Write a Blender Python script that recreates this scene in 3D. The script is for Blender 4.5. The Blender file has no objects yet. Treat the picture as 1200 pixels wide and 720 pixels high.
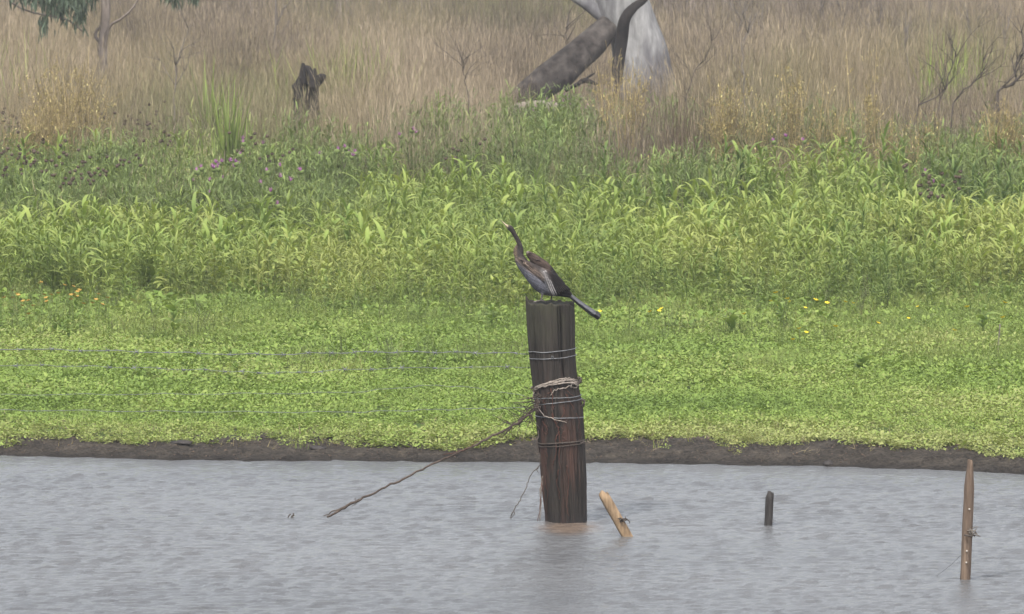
import bpy, bmesh, math, random
import numpy as np
from mathutils import Vector, Matrix
random.seed(7); rng = np.random.default_rng(11)
SC = bpy.context.scene; COL = SC.collection
R = math.radians; PI = math.pi

# ---------------------------------------------------------------- camera
CAM_H = 4.5; F = 7200.0; PITCH = math.atan(557/7200.0)
cd = bpy.data.cameras.new('camera'); cam = bpy.data.objects.new('camera', cd); COL.objects.link(cam)
cam.location = (0, 0, CAM_H); cam.rotation_euler = (PI/2-PITCH, 0, 0)
cd.sensor_width = 36; cd.lens = 216; cd.clip_start = 0.5; cd.clip_end = 3000
cd.dof.use_dof = True; cd.dof.focus_distance = 40.2; cd.dof.aperture_fstop = 15
SC.camera = cam
# ---------------------------------------------------------------- world, sun, exposure
SUN_EL, SUN_AZ = 52, -35      # azimuth: degrees from behind the camera, negative = from the left
w = bpy.data.worlds.new('World'); SC.world = w; w.use_nodes = True
nt = w.node_tree; nt.nodes.clear()
sky = nt.nodes.new('ShaderNodeTexSky'); sky.sky_type = 'NISHITA'; sky.sun_disc = False
sky.sun_elevation = R(SUN_EL); sky.sun_rotation = R(180+(-SUN_AZ)*-1)
sky.dust_density = 3.0; sky.air_density = 1.0
hs = nt.nodes.new('ShaderNodeHueSaturation'); hs.inputs['Saturation'].default_value = 0.32
bg = nt.nodes.new('ShaderNodeBackground'); bg.inputs[1].default_value = 0.13
wo = nt.nodes.new('ShaderNodeOutputWorld')
nt.links.new(sky.outputs[0], hs.inputs['Color']); nt.links.new(hs.outputs[0], bg.inputs[0]); nt.links.new(bg.outputs[0], wo.inputs[0])
sl = bpy.data.lights.new('sun', 'SUN'); sl.energy = 2.4; sl.angle = R(10); sl.color = (1, .965, .9)
so = bpy.data.objects.new('sun', sl); COL.objects.link(so)
sd = Vector((math.sin(R(SUN_AZ))*math.cos(R(SUN_EL)), -math.cos(R(SUN_AZ))*math.cos(R(SUN_EL)), math.sin(R(SUN_EL))))
so.rotation_euler = sd.to_track_quat('Z', 'Y').to_euler()
SC.view_settings.view_transform = 'Standard'; SC.view_settings.look = 'None'
SC.view_settings.exposure = 1.15; SC.view_settings.gamma = 1

# ---------------------------------------------------------------- helpers
def at(px, py, Y):
    """point at distance Y seen at the photograph's pixel"""
    u = (px-600)/F; v = -(py-360)/F
    dy = math.cos(PITCH)+v*math.sin(PITCH); dz = -math.sin(PITCH)+v*math.cos(PITCH)
    t = Y/dy
    return np.array([u*t, Y, CAM_H+dz*t])
def _h(ix, iy, s):
    n = np.sin(ix*127.1+iy*311.7+s*74.7)*43758.5453
    return n-np.floor(n)
def vn(x, y, s=0):
    x = np.asarray(x, float); y = np.asarray(y, float)
    ix = np.floor(x); iy = np.floor(y); fx = x-ix; fy = y-iy
    fx = fx*fx*(3-2*fx); fy = fy*fy*(3-2*fy)
    a = _h(ix, iy, s); b = _h(ix+1, iy, s); c = _h(ix, iy+1, s); d = _h(ix+1, iy+1, s)
    return a+(b-a)*fx+(c-a)*fy+(a-b-c+d)*fx*fy
def fbm(x, y, s=0, o=4):
    r = 0; a = .5; t = 0
    for k in range(o):
        r = r+a*vn(np.asarray(x)*2**k, np.asarray(y)*2**k, s+k*13); t += a; a *= .5
    return r/t
def shore(x):
    x = np.asarray(x, float)
    return 43.72-.17*x+.16*np.sin(x*.9+.5)+.25*(fbm(x*1.2, x*0+3, 5, 3)-.5)
def gz(x, y):
    x = np.asarray(x, float); y = np.asarray(y, float)
    s = y-shore(x)
    bank = np.where(s < 0, np.maximum(s*.12, -.35), .10*np.clip(s/.75, 0, 1)**.8)
    lump = ((fbm(x*5, y*3, 2, 4)-.5)*.075+(fbm(x*15, y*11, 12, 2)-.5)*.028)*np.clip((s+.1)/.3, 0, 1)*np.clip((3.0-s)/1.8, .25, 1)
    far = np.clip(s-1, 0, 1e9)*.010 + np.clip(y-112, 0, 1e9)*.022 + (fbm(x*.12, y*.08, 9, 3)-.5)*.35*np.clip((y-58)/20, 0, 1)
    return bank+lump+far
def link(o): COL.objects.link(o); return o
def tag(o, label=None, cat=None, group=None, kind=None):
    if label: o['label'] = label
    if cat: o['category'] = cat
    if group: o['group'] = group
    if kind: o['kind'] = kind
    return o
def fast_mesh(name, V, FS, smooth=True, col=None):
    V = np.asarray(V, np.float32); me = bpy.data.meshes.new(name)
    if not isinstance(FS, (list, tuple)) or not isinstance(FS[0], np.ndarray): FS = [np.asarray(FS)]
    FS = [np.asarray(f, np.int32) for f in FS if len(f)]
    me.vertices.add(len(V)); me.vertices.foreach_set('co', V.ravel())
    tot = np.concatenate([np.full(len(f), f.shape[1], np.int32) for f in FS])
    st = np.concatenate([[0], np.cumsum(tot)[:-1]]).astype(np.int32)
    li = np.concatenate([f.ravel() for f in FS])
    me.loops.add(len(li)); me.loops.foreach_set('vertex_index', li)
    me.polygons.add(len(tot)); me.polygons.foreach_set('loop_start', st)
    me.polygons.foreach_set('loop_total', tot)
    me.update(calc_edges=True)
    if smooth: me.polygons.foreach_set('use_smooth', np.ones(len(tot), bool))
    if col is not None:
        a = me.attributes.new('tint', 'FLOAT_COLOR', 'POINT')
        c = np.ones((len(V), 4), np.float32); c[:, :3] = col; a.data.foreach_set('color', c.ravel())
    return me
def obj(name, me, mat=None, parent=None):
    o = bpy.data.objects.new(name, me)
    if mat is not None and len(me.materials) == 0: me.materials.append(mat)
    link(o)
    if parent: o.parent = parent
    if me.get('ntmpl'): o.modifiers.new('copies', 'NODES').node_group = inst_tree(me['ntmpl'])
    return o
def thing(name, loc, rz=0, **k):
    o = bpy.data.objects.new(name, None); o.location = loc; o.rotation_euler = (0, 0, rz); o.empty_display_size = .1
    link(o); return tag(o, **k)
def copy_tree(o, parent=None):
    c = o.copy(); COL.objects.link(c)
    if parent: c.parent = parent
    for ch in o.children: copy_tree(ch, c)
    return c
class G:
    """collects verts / quads / colours"""
    def __init__(s): s.v = []; s.f = []; s.c = []; s.n = 0
    def add(s, V, Fq, c=None):
        V = np.asarray(V, float); Fq = np.asarray(Fq)
        s.v.append(V); s.f.append(Fq+s.n); s.n += len(V)
        if c is None: c = np.zeros((len(V), 3))+.5
        s.c.append(np.broadcast_to(np.asarray(c, float), (len(V), 3)))
        return s
    def arr(s): return np.concatenate(s.v), np.concatenate(s.f), np.concatenate(s.c)
    def mesh(s, name, smooth=True):
        q = [f for f in s.f if f.shape[1] == 4]; t = [f for f in s.f if f.shape[1] == 3]
        FS = ([np.concatenate(q)] if q else [])+([np.concatenate(t)] if t else [])
        return fast_mesh(name, np.concatenate(s.v), FS, smooth, np.concatenate(s.c))
def tube(P, r, n=8, cap=True):
    P = np.asarray(P, float); m = len(P); r = np.broadcast_to(np.asarray(r, float), (m,))
    T = np.gradient(P, axis=0); T /= np.linalg.norm(T, axis=1)[:, None]+1e-12
    up = np.array([0, 1, 0.]) if abs(T[0][1]) < .9 else np.array([1., 0, 0])
    V = np.zeros((m, n, 3)); a = np.arange(n)*2*PI/n
    u = up
    for i in range(m):
        u = u-T[i]*np.dot(u, T[i]); u /= np.linalg.norm(u)+1e-12; b = np.cross(T[i], u)
        V[i] = P[i]+r[i]*(np.cos(a)[:, None]*u+np.sin(a)[:, None]*b)
    V = V.reshape(-1, 3); i = np.arange(m-1)[:, None]*n; j = np.arange(n)[None]; k = (j+1) % n
    Fq = np.stack([i+j, i+k, i+n+k, i+n+j], -1).reshape(-1, 4)
    if cap and n >= 4:
        V = np.concatenate([V, P[:1], P[-1:]]); c0 = m*n; c1 = m*n+1
        e = []
        for q in range(0, n, 2):
            e.append([c0, (q+2) % n, (q+1) % n, q]); b0 = (m-1)*n; e.append([c1, b0+q, b0+(q+1) % n, b0+(q+2) % n])
        Fq = np.concatenate([Fq, e])
    return V, Fq
def spline(P, n=30):
    """Catmull-Rom through rows of P (any number of columns)"""
    P = np.asarray(P, float); Q = np.concatenate([[2*P[0]-P[1]], P, [2*P[-1]-P[-2]]]); m = len(P)-1
    t = np.linspace(0, m-1e-9, n); i = t.astype(int); f = (t-i)[:, None]
    a, b, c, d = Q[i], Q[i+1], Q[i+2], Q[i+3]
    return .5*(2*b+(c-a)*f+(2*a-5*b+4*c-d)*f**2+(3*b-a-3*c+d)*f**3)
def blade(L, W, el, bend, az, ns=4, two=False, base=(0, 0, 0), fold=.25, prof=.35, twist=0):
    """arching leaf from base; el start elevation (rad), bend total curvature (rad); returns V, F, t"""
    t = np.linspace(0, 1, ns+1); e = el-bend*t
    d = np.stack([np.cos(e), np.zeros_like(e), np.sin(e)], 1)*(L/ns)
    P = np.concatenate([[[0, 0, 0]], np.cumsum(d[:-1], 0)])
    wv = W*.5*np.clip(np.sin(PI*np.clip(t*.93+.07, 0, 1)**prof), .03, 1) if prof != 1 else W*.5*(1-t*.92)
    nrm = np.stack([-np.sin(e), np.zeros_like(e), np.cos(e)], 1)
    tw = twist*t
    side = np.stack([-np.sin(tw)*np.sin(e), np.cos(tw), np.sin(tw)*np.cos(e)], 1)
    if two:
        V = np.stack([P-side*wv[:, None]+nrm*(wv*fold)[:, None], P, P+side*wv[:, None]+nrm*(wv*fold)[:, None]], 1).reshape(-1, 3)
        i = np.arange(ns)*3
        Fq = np.concatenate([np.stack([i, i+1, i+4, i+3], 1), np.stack([i+1, i+2, i+5, i+4], 1)]); tt = np.repeat(t, 3)
    else:
        V = np.stack([P-side*wv[:, None], P+side*wv[:, None]], 1).reshape(-1, 3)
        i = np.arange(ns)*2; Fq = np.stack([i, i+1, i+3, i+2], 1); tt = np.repeat(t, 2)
    c, s = math.cos(az), math.sin(az)
    V = np.stack([V[:, 0]*c-V[:, 1]*s, V[:, 0]*s+V[:, 1]*c, V[:, 2]], 1)+np.asarray(base)
    return V, Fq, tt
_trees = {}
def inst_tree(nt_):
    """node group: the loose points of a mesh carry copies of the small plants stored in the same mesh"""
    if nt_ in _trees: return _trees[nt_]
    t = bpy.data.node_groups.new('plant_copies', 'GeometryNodeTree')
    t.interface.new_socket('Geometry', in_out='INPUT', socket_type='NodeSocketGeometry'); t.interface.new_socket('Geometry', in_out='OUTPUT', socket_type='NodeSocketGeometry')
    N = t.nodes.new; L = t.links.new; gi = N('NodeGroupInput'); go = N('NodeGroupOutput'); jn = N('GeometryNodeJoinGeometry')
    def attr(nm, ty): a = N('GeometryNodeInputNamedAttribute'); a.data_type = ty; a.inputs[0].default_value = nm; return a.outputs[0]
    def eq(sock, v):
        c = N('FunctionNodeCompare'); c.data_type = 'INT'; c.operation = 'EQUAL'; c.inputs[3].default_value = v; L(sock, c.inputs[2]); return c.outputs[0]
    tid = attr('tid', 'INT'); pick = attr('pick', 'INT'); rot = attr('rot', 'FLOAT_VECTOR'); scl = attr('scl', 'FLOAT_VECTOR')
    def sep(v):
        q = N('GeometryNodeSeparateGeometry'); q.domain = 'POINT'; L(gi.outputs[0], q.inputs[0]); L(eq(tid, v), q.inputs[1]); return q.outputs[0]
    pts = sep(-1)
    for k in range(nt_):
        ip = N('GeometryNodeInstanceOnPoints'); L(pts, ip.inputs['Points']); L(eq(pick, k), ip.inputs['Selection']); L(sep(k), ip.inputs['Instance'])
        e2r = N('FunctionNodeEulerToRotation'); L(rot, e2r.inputs[0]); L(e2r.outputs[0], ip.inputs['Rotation']); L(scl, ip.inputs['Scale']); L(ip.outputs[0], jn.inputs[0])
    L(jn.outputs[0], go.inputs[0]); _trees[nt_] = t; return t
class SG:
    def __init__(s, *a): s.a = a
    def mesh(s, name, smooth=True):
        tmpl, P, pick, rot, scl, it = s.a; g = G(); tid = []
        for k, (V, Fq, C) in enumerate(tmpl):
            C2 = np.array(C, float).copy(); C2[:, 0] = (C2[:, 0]-.5)*.5; C2[:, 2] = C2[:, 2]*.5; g.add(V, Fq, C2); tid += [k]*len(V)
        V, Fq, C = g.arr(); m = len(P); nT = len(V)
        me = fast_mesh(name, np.concatenate([V, P]), Fq, smooth, np.concatenate([C, np.zeros((m, 3))]))
        def put(nm, ty, fld, arr):
            a = me.attributes.new(nm, ty, 'POINT'); full = np.zeros((nT+m, arr.shape[1] if arr.ndim > 1 else 1), arr.dtype); full[nT:] = arr if arr.ndim > 1 else arr[:, None]
            if nm == 'tid': full[:nT, 0] = tid
            a.data.foreach_set(fld, full.ravel())
        put('tid', 'INT', 'value', np.full(m, -1, np.int32)); put('pick', 'INT', 'value', pick.astype(np.int32))
        put('rot', 'FLOAT_VECTOR', 'vector', rot.astype(np.float32)); put('scl', 'FLOAT_VECTOR', 'vector', scl.astype(np.float32)); put('itint', 'FLOAT_VECTOR', 'vector', it.astype(np.float32))
        me['ntmpl'] = len(tmpl); return me
def scatter(tmpl, x, y, z, sc, tintR, tilt=.12, rz=None, zs=None):
    N = len(x); rz = rng.uniform(0, 2*PI, N) if rz is None else rz; zs = np.ones(N) if zs is None else zs
    return SG(tmpl, np.stack([x, y, z], -1), rng.integers(0, len(tmpl), N), np.stack([rng.normal(0, tilt, N), rng.normal(0, tilt, N), rz], -1), np.stack([sc, sc, sc*zs], -1), np.stack([tintR, rng.uniform(0, .5, N), rng.uniform(0, .5, N)], -1))
def field(d0, d1, dens, margin=1.25, pad=.6):
    """random points over the trapezoid the lens covers between two distances, a margin beyond it"""
    A = 0; hw1 = d1*600/F*margin+pad; n = int(dens*(d1-d0)*2*hw1)
    y = rng.uniform(d0, d1, n); x = rng.uniform(-hw1, hw1, n); m = np.abs(x) < y*600/F*margin+pad
    return x[m], y[m]

# ---------------------------------------------------------------- materials
class M:
    def __init__(s, name):
        s.m = bpy.data.materials.new(name); s.m.use_nodes = True; s.t = s.m.node_tree; s.t.nodes.clear()
        s.out = s.n('OutputMaterial'); s.m.diffuse_color = (.4, .4, .4, 1)
    def n(s, ty, **k):
        nd = s.t.nodes.new('ShaderNode'+ty)
        for a, b in k.items():
            if a.startswith('i_'): nd.inputs[a[2:].replace('_', ' ')].default_value = b
            else: setattr(nd, a, b)
        return nd
    def l(s, a, b): s.t.links.new(a, b)
    def ramp(s, fac, stops, interp='LINEAR'):
        r = s.n('ValToRGB'); cr = r.color_ramp; cr.interpolation = interp
        while len(cr.elements) > 1: cr.elements.remove(cr.elements[-1])
        for i, (p, c) in enumerate(stops):
            e = cr.elements[0] if i == 0 else cr.elements.new(p)
            e.position = p; e.color = (*c, 1) if len(c) == 3 else c
        s.l(fac, r.inputs[0]); return r.outputs[0]
    def noise(s, scale, detail=4, vec=None, rough=.55, dist=0):
        nd = s.n('TexNoise'); nd.inputs['Scale'].default_value = scale; nd.inputs['Detail'].default_value = detail
        nd.inputs['Roughness'].default_value = rough; nd.inputs['Distortion'].default_value = dist
        if vec is not None: s.l(vec, nd.inputs['Vector'])
        return nd.outputs['Fac']
    def coord(s, sx=1, sy=1, sz=1, kind='Object'):
        tc = s.n('TexCoord'); mp = s.n('Mapping'); mp.inputs['Scale'].default_value = (sx, sy, sz)
        s.l(tc.outputs[kind], mp.inputs['Vector']); return mp.outputs[0]
    def mix(s, fac, a, b, blend='MIX'):
        nd = s.n('Mix', data_type='RGBA', blend_type=blend)
        for sock, v in ((nd.inputs[0], fac), (nd.inputs[6], a), (nd.inputs[7], b)):
            if isinstance(v, (int, float)): sock.default_value = v
            elif isinstance(v, tuple): sock.default_value = (*v, 1)
            else: s.l(v, sock)
        return nd.outputs[2]
    def math(s, op, a, b=0.0):
        nd = s.n('Math', operation=op)
        for sock, v in ((nd.inputs[0], a), (nd.inputs[1], b)):
            if isinstance(v, (int, float)): sock.default_value = v
            else: s.l(v, sock)
        return nd.outputs[0]
    def pr(s, col, rough=.8, spec=.3, bump=None, bs=.3, bd=.01, trans=0):
        p = s.n('BsdfPrincipled'); p.inputs['Roughness'].default_value = rough; p.inputs['Specular IOR Level'].default_value = spec
        if isinstance(col, tuple): p.inputs['Base Color'].default_value = (*col, 1)
        else: s.l(col, p.inputs['Base Color'])
        if bump is not None:
            b = s.n('Bump'); b.inputs['Strength'].default_value = bs; b.inputs['Distance'].default_value = bd
            s.l(bump, b.inputs['Height']); s.l(b.outputs[0], p.inputs['Normal'])
        o = p.outputs[0]
        if trans > 0:
            t = s.n('BsdfTranslucent'); ms = s.n('MixShader'); ms.inputs[0].default_value = trans
            if isinstance(col, tuple): t.inputs[0].default_value = (*col, 1)
            else: s.l(s.mix(1.0, col, (1.0, 1.0, .55), 'MULTIPLY'), t.inputs[0])
            s.l(o, ms.inputs[1]); s.l(t.outputs[0], ms.inputs[2]); o = ms.outputs[0]
        s.l(o, s.out.inputs[0]); s.p = p
        return s.m
def leaf_mat(name, stops, tip=None, tipf=.35, trans=.3, rough=.6, spec=.18, var=(.5, 1.4)):
    m = M(name); a = m.n('Attribute', attribute_name='tint'); sp = m.n('SeparateColor'); m.l(a.outputs['Color'], sp.inputs[0])
    b = m.n('Attribute', attribute_name='itint', attribute_type='INSTANCER'); s2 = m.n('SeparateXYZ'); m.l(b.outputs['Vector'], s2.inputs[0])
    c = m.ramp(m.math('ADD', sp.outputs[0], s2.outputs[0]), stops)
    if tip: c = m.mix(m.math('MULTIPLY', m.math('POWER', sp.outputs[1], 1.6), tipf), c, tip)
    mr = m.n('MapRange'); mr.inputs[3].default_value = var[0]; mr.inputs[4].default_value = var[1]; m.l(m.math('ADD', sp.outputs[2], s2.outputs[2]), mr.inputs[0])
    cc = m.n('CombineColor'); [m.l(mr.outputs[0], cc.inputs[i]) for i in range(3)]
    c = m.mix(1.0, c, cc.outputs[0], 'MULTIPLY')
    return m.pr(c, rough, spec, trans=trans)
def wood_mat(name, a, b, c, scale=(14, 14, 1.6), rough=.85, bs=.5, bd=.01, extra=None):
    m = M(name); v = m.coord(*scale); n1 = m.noise(1.0, 6, v, .6, .6); n2 = m.noise(3.4, 5, v, .6)
    col = m.ramp(n1, [(.28, a), (.5, b), (.72, c)]); col = m.mix(.45, col, m.ramp(n2, [(.35, a), (.65, c)]))
    if extra: col = extra(m, col)
    return m.pr(col, rough, .2, m.math('ADD', n1, m.math('MULTIPLY', n2, .6)), bs, bd)

def ground_mat():
    m = M('ground_soil'); v = m.coord(); geo = m.n('NewGeometry'); sp = m.n('SeparateXYZ'); m.l(geo.outputs['Position'], sp.inputs[0])
    a = m.n('Attribute', attribute_name='tint'); s2 = m.n('SeparateColor'); m.l(a.outputs['Color'], s2.inputs[0])
    n1 = m.noise(7, 8, v, .65); n2 = m.noise(45, 5, v, .6); n3 = m.noise(1.1, 4, v)
    mud = m.ramp(n1, [(.36, (.006, .005, .005)), (.5, (.019, .016, .014)), (.68, (.065, .055, .044))])
    mud = m.mix(.4, mud, m.ramp(n2, [(.38, (.015, .012, .010)), (.66, (.11, .092, .07))]))
    wet = m.mix(1.0, mud, (.55, .55, .57), 'MULTIPLY'); mud = m.mix(s2.outputs[2], mud, wet)
    grn = m.ramp(n3, [(.35, (.05, .085, .02)), (.65, (.085, .12, .03))]); dry = m.ramp(n1, [(.3, (.10, .08, .05)), (.7, (.19, .155, .105))])
    c = m.mix(s2.outputs[0], mud, grn); c = m.mix(s2.outputs[1], c, dry)
    return m.pr(c, .92, .15, m.math('ADD', n2, n1), .8, .03)
def water_mat():
    m = M('murky_water'); v = m.coord(1.0, 1.5, 1); n1 = m.noise(22, 5, v, .62, .3); n2 = m.noise(60, 3, v, .5)
    big = m.noise(.55, 3, m.coord(.6, 1, 1)); col = m.ramp(big, [(.35, (.085, .086, .089)), (.65, (.108, .109, .112))])
    h = m.math('ADD', m.math('MULTIPLY', n1, .7), m.math('MULTIPLY', n2, .2))
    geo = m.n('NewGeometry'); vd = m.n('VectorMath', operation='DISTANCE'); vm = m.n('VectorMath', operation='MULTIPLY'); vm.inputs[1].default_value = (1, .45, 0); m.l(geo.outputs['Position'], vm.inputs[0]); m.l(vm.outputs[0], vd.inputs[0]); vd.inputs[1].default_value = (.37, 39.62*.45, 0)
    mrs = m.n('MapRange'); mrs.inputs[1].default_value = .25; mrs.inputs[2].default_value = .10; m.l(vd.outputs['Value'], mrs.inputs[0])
    col = m.mix(m.math('MULTIPLY', mrs.outputs[0], .75), col, (.13, .09, .062))      # post's brown reflection and some murk painted into the water colour
    mt = m.pr(col, .14, .5, h, .7, .02); m.p.inputs['IOR'].default_value = 1.33
    return mt
MAT = {}
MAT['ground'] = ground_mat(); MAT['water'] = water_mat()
LG = lambda *a, **k: leaf_mat(*a, **k)
MAT['lush'] = LG('lush_leaf', [(0, (.072, .12, .034)), (.35, (.13, .195, .045)), (.7, (.205, .268, .06)), (1, (.28, .31, .09))], (.42, .46, .17), .5, .35, var=(.68, 1.25))
MAT['mat'] = LG('creeping_leaf', [(0, (.12, .19, .038)), (.4, (.185, .27, .055)), (.75, (.25, .32, .08)), (1, (.30, .32, .12))], (.3, .36, .12), .3, .3, var=(.8, 1.14))
MAT['thin'] = LG('low_grass', [(0, (.10, .165, .035)), (.5, (.19, .26, .055)), (1, (.30, .30, .11))], (.32, .32, .13), .5, .3)
MAT['thistle'] = LG('thistle_leaf', [(0, (.10, .10, .05)), (.35, (.13, .18, .055)), (.7, (.20, .26, .075)), (1, (.29, .30, .12))], (.16, .18, .09), .4, .25)
MAT['dry'] = LG('dry_grass', [(0, (.13, .145, .05)), (.2, (.19, .16, .085)), (.45, (.26, .21, .12)), (.7, (.25, .198, .133)), (1, (.31, .248, .178))], (.42, .35, .27), .35, .2, .8, .1, (.2, 1.55))
MAT['gold'] = LG('golden_stem', [(0, (.20, .16, .09)), (1, (.40, .31, .17))], (.5, .40, .15), .5, .25, .8, .15)
MAT['goldbit'] = LG('golden_floret', [(0, (.34, .26, .10)), (.6, (.46, .37, .14)), (1, (.75, .65, .32))], None, 0, .3)
MAT['brown'] = LG('brown_seed', [(0, (.05, .036, .028)), (1, (.12, .085, .06))], None, 0, .05)
MAT['purple'] = LG('purple_floret', [(0, (.30, .10, .30)), (1, (.50, .20, .48))], None, 0, .2)
MAT['yellow'] = LG('yellow_petal', [(0, (.68, .52, .03)), (1, (.78, .62, .05))], None, 0, .2)
MAT['orange'] = LG('orange_petal', [(0, (.36, .21, .05)), (1, (.45, .29, .07))], None, 0, .2)
MAT['gum'] = LG('gum_leaf', [(0, (.05, .075, .05)), (1, (.10, .13, .085))], (.14, .17, .11), .3, .2)
MAT['twig'] = wood_mat('dark_twig', (.03, .024, .02), (.06, .048, .04), (.11, .09, .075), (8, 8, 3))
MAT['greytwig'] = wood_mat('grey_twig', (.08, .068, .058), (.14, .12, .10), (.2, .175, .15), (8, 8, 3))

# ---------------------------------------------------------------- ground (one sheet) and water
def nonuni(seg):
    out = []
    for a, b, st in seg: out += list(np.arange(a, b, st))
    return np.array(out+[seg[-1][1]])
xs = nonuni([(-400, -60, 40), (-60, -12, 4), (-12, -5.2, .4), (-5.2, 5.2, .035), (5.2, 12, .4), (12, 60, 4), (60, 400, 40)])
ys = nonuni([(-30, 30, 10), (30, 42.2, .8), (42.2, 46.5, .03), (46.5, 60, .25), (60, 130, 1.4), (130, 600, 12)])
X, Y = np.meshgrid(xs, ys); Z = gz(X, Y)
s = Y-shore(X); nz = fbm(X*2.2, Y*1.6, 31, 4)
green = np.clip((s-.74+(nz-.5)*1.1)/.35, 0, 1); dry = np.clip((Y-70+(nz-.5)*4)/5, 0, 1); wet = np.clip((.22-s)/.2, 0, 1)
nx, ny = len(xs), len(ys); i = np.arange(ny-1)[:, None]*nx; j = np.arange(nx-1)[None]
Fq = np.stack([i+j, i+j+1, i+nx+j+1, i+nx+j], -1).reshape(-1, 4)
me = fast_mesh('ground', np.stack([X, Y, Z], -1).reshape(-1, 3), Fq, True, np.stack([green, dry, wet], -1).reshape(-1, 3))
tag(obj('ground', me, MAT['ground']), kind='structure', label='ground of dark mud at the waterline rising into a weedy field')

xs = nonuni([(-60, -8, 2), (-8, -4.2, .15), (-4.2, 4.2, .024), (4.2, 8, .15), (8, 60, 2)])
ys = nonuni([(-30, 26, 4), (26, 33, .3), (33, 45.5, .03)])
X, Y = np.meshgrid(xs, ys)
def waves(X, Y):
    h = 0; wr = random.Random(3)
    for k in range(34):
        lam = .034*(1.08**k) if k < 20 else wr.uniform(.045, .17)
        th = R(90+wr.gauss(-6, 20)); K = 2*PI/lam; ph = wr.uniform(0, 7)
        amp = .0056*lam**.9
        wx = X+.05*np.sin(Y*1.7+k)+.2*vn(X*.9+k, Y*.9, 4); wy = Y+.2*vn(X*1.1, Y*1.1+k, 8)
        g = .4+1.1*vn(X*.7+k*3.1, Y*.8+k, 40+k % 5)
        sh = 1.6*np.exp(1.1*np.sin(K*(wx*math.cos(th)+wy*math.sin(th))+ph)-1.1)
        h = h+amp*g*sh
    h = h-h.mean(); return h*1.75*(.75+.5*fbm(X*.35, Y*.5, 77, 3))*np.clip((shore(X)+.1-Y)/1.5, .3, 1)
Zw = waves(X, Y)*np.clip((60-np.abs(X))/52, 0, 1)
nx, ny = len(xs), len(ys); i = np.arange(ny-1)[:, None]*nx; j = np.arange(nx-1)[None]
Fq = np.stack([i+j, i+j+1, i+nx+j+1, i+nx+j], -1).reshape(-1, 4)
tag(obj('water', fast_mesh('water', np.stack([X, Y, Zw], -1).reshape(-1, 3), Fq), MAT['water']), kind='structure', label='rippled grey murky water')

# ---------------------------------------------------------------- vegetation templates
def T_(g): return g.arr()
def lush_template(two=False, n=None, H=.5, wide=1.0):
    H = H*random.uniform(.7, 1.25)
    g = G(); n = n or random.randint(14, 20)
    lean = random.uniform(-.06, .06)
    V, Fq = tube([(0, 0, 0), (lean*.5, 0, H*.5), (lean, 0, H*.92)], [.007, .006, .003], 3, False); g.add(V, Fq, (.5, .1, .5))
    az = random.uniform(0, 6)
    for k in range(n):
        f = (k+.6)/n; az += 2.4+random.uniform(-.4, .4); h = H*(.12+.80*f)
        L = random.uniform(.15, .30)*(1.05-.35*abs(f-.5)); W = random.uniform(.016, .030)*wide
        V, Fq, t = blade(L, W, R(random.uniform(30, 62)+22*f), R(random.uniform(60, 125)), az, 4, two, (lean*f, 0, h), prof=.6, twist=random.uniform(-.6, .6))
        g.add(V, Fq, np.stack([np.full(len(t), random.uniform(.3, .7)), t, np.full(len(t), random.random())], 1))
    return T_(g)
LUSH = [lush_template() for _ in range(10)]
def front_template():
    g = G(); H = .5; lean = random.uniform(-.08, .08); n = random.randint(18, 26)
    V, Fq = tube([(0, 0, 0), (lean*.5, 0, H*.5), (lean, 0, H*.95)], [.005, .004, .002], 3, False); g.add(V, Fq, (.5, .1, .5)); az = random.uniform(0, 6)
    for k in range(n):
        f = (k+.6)/n; az += 2.4+random.uniform(-.5, .5); L = random.uniform(.10, .21)*(1.1-.4*abs(f-.5)); W = random.uniform(.011, .021)
        V, Fq, t = blade(L, W, R(random.uniform(15, 60)+26*f), R(random.uniform(40, 130)), az, 4, False, (lean*f, 0, H*(.08+.88*f)), prof=.6, twist=random.uniform(-.8, .8))
        g.add(V, Fq, np.stack([np.full(len(t), random.uniform(.2, .8)), t, np.full(len(t), random.random())], 1))
    return T_(g)
def leafy_template():
    g = G(); H = random.uniform(.38, .58); n = random.randint(16, 24); az = 0
    for st in range(2):
        bx, by = random.gauss(0, .05), random.gauss(0, .05); lx = random.gauss(0, .06)
        V, Fq = tube([(bx, by, 0), (bx+lx*.5, by, H*.5), (bx+lx, by, H*.9)], [.005, .004, .002], 3, False); g.add(V, Fq, (.5, .1, .5))
        for k in range(n//2+3):
            f = (k+.5)/(n//2+3); az += 2.4+random.uniform(-.6, .6); L = random.uniform(.06, .13)
            V, Fq, t = blade(L, L*random.uniform(.28, .42), R(random.uniform(-5, 55)), R(random.uniform(10, 70)), az, 3, False, (bx+lx*f, by, H*(.1+.85*f)), prof=.7, twist=random.uniform(-.8, .8))
            g.add(V, Fq, np.stack([np.full(len(t), random.uniform(.1, .7)), t, np.full(len(t), random.random())], 1))
    return T_(g)
LUSHF = [front_template() for _ in range(12)]+[leafy_template() for _ in range(6)]; LUSH += [leafy_template() for _ in range(3)]
def mat_leaf_template():
    g = G()
    for k in range(22):
        L = random.uniform(.014, .034)*(1.5 if random.random() < .08 else 1); W = L*random.uniform(.4, .85)
        V, Fq, t = blade(L, W, R(random.uniform(-12, 42)), R(random.uniform(-10, 50)), random.uniform(0, 6.3), 2, False, (random.gauss(0, .05), random.gauss(0, .05), abs(random.gauss(0, .022))), prof=.7, twist=random.uniform(-.9, .9))
        g.add(V, Fq, np.stack([np.full(len(t), random.uniform(0, 1)), t, np.full(len(t), random.random())], 1))
    for k in range(3):
        a = random.uniform(0, 6.3); V, Fq = tube([(random.gauss(0, .03), random.gauss(0, .03), .005), (.05*math.cos(a), .05*math.sin(a), .02), (.09*math.cos(a), .09*math.sin(a), .008)], .0022, 3, False); g.add(V, Fq, (1.1, .5, .4))
    return T_(g)
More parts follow.
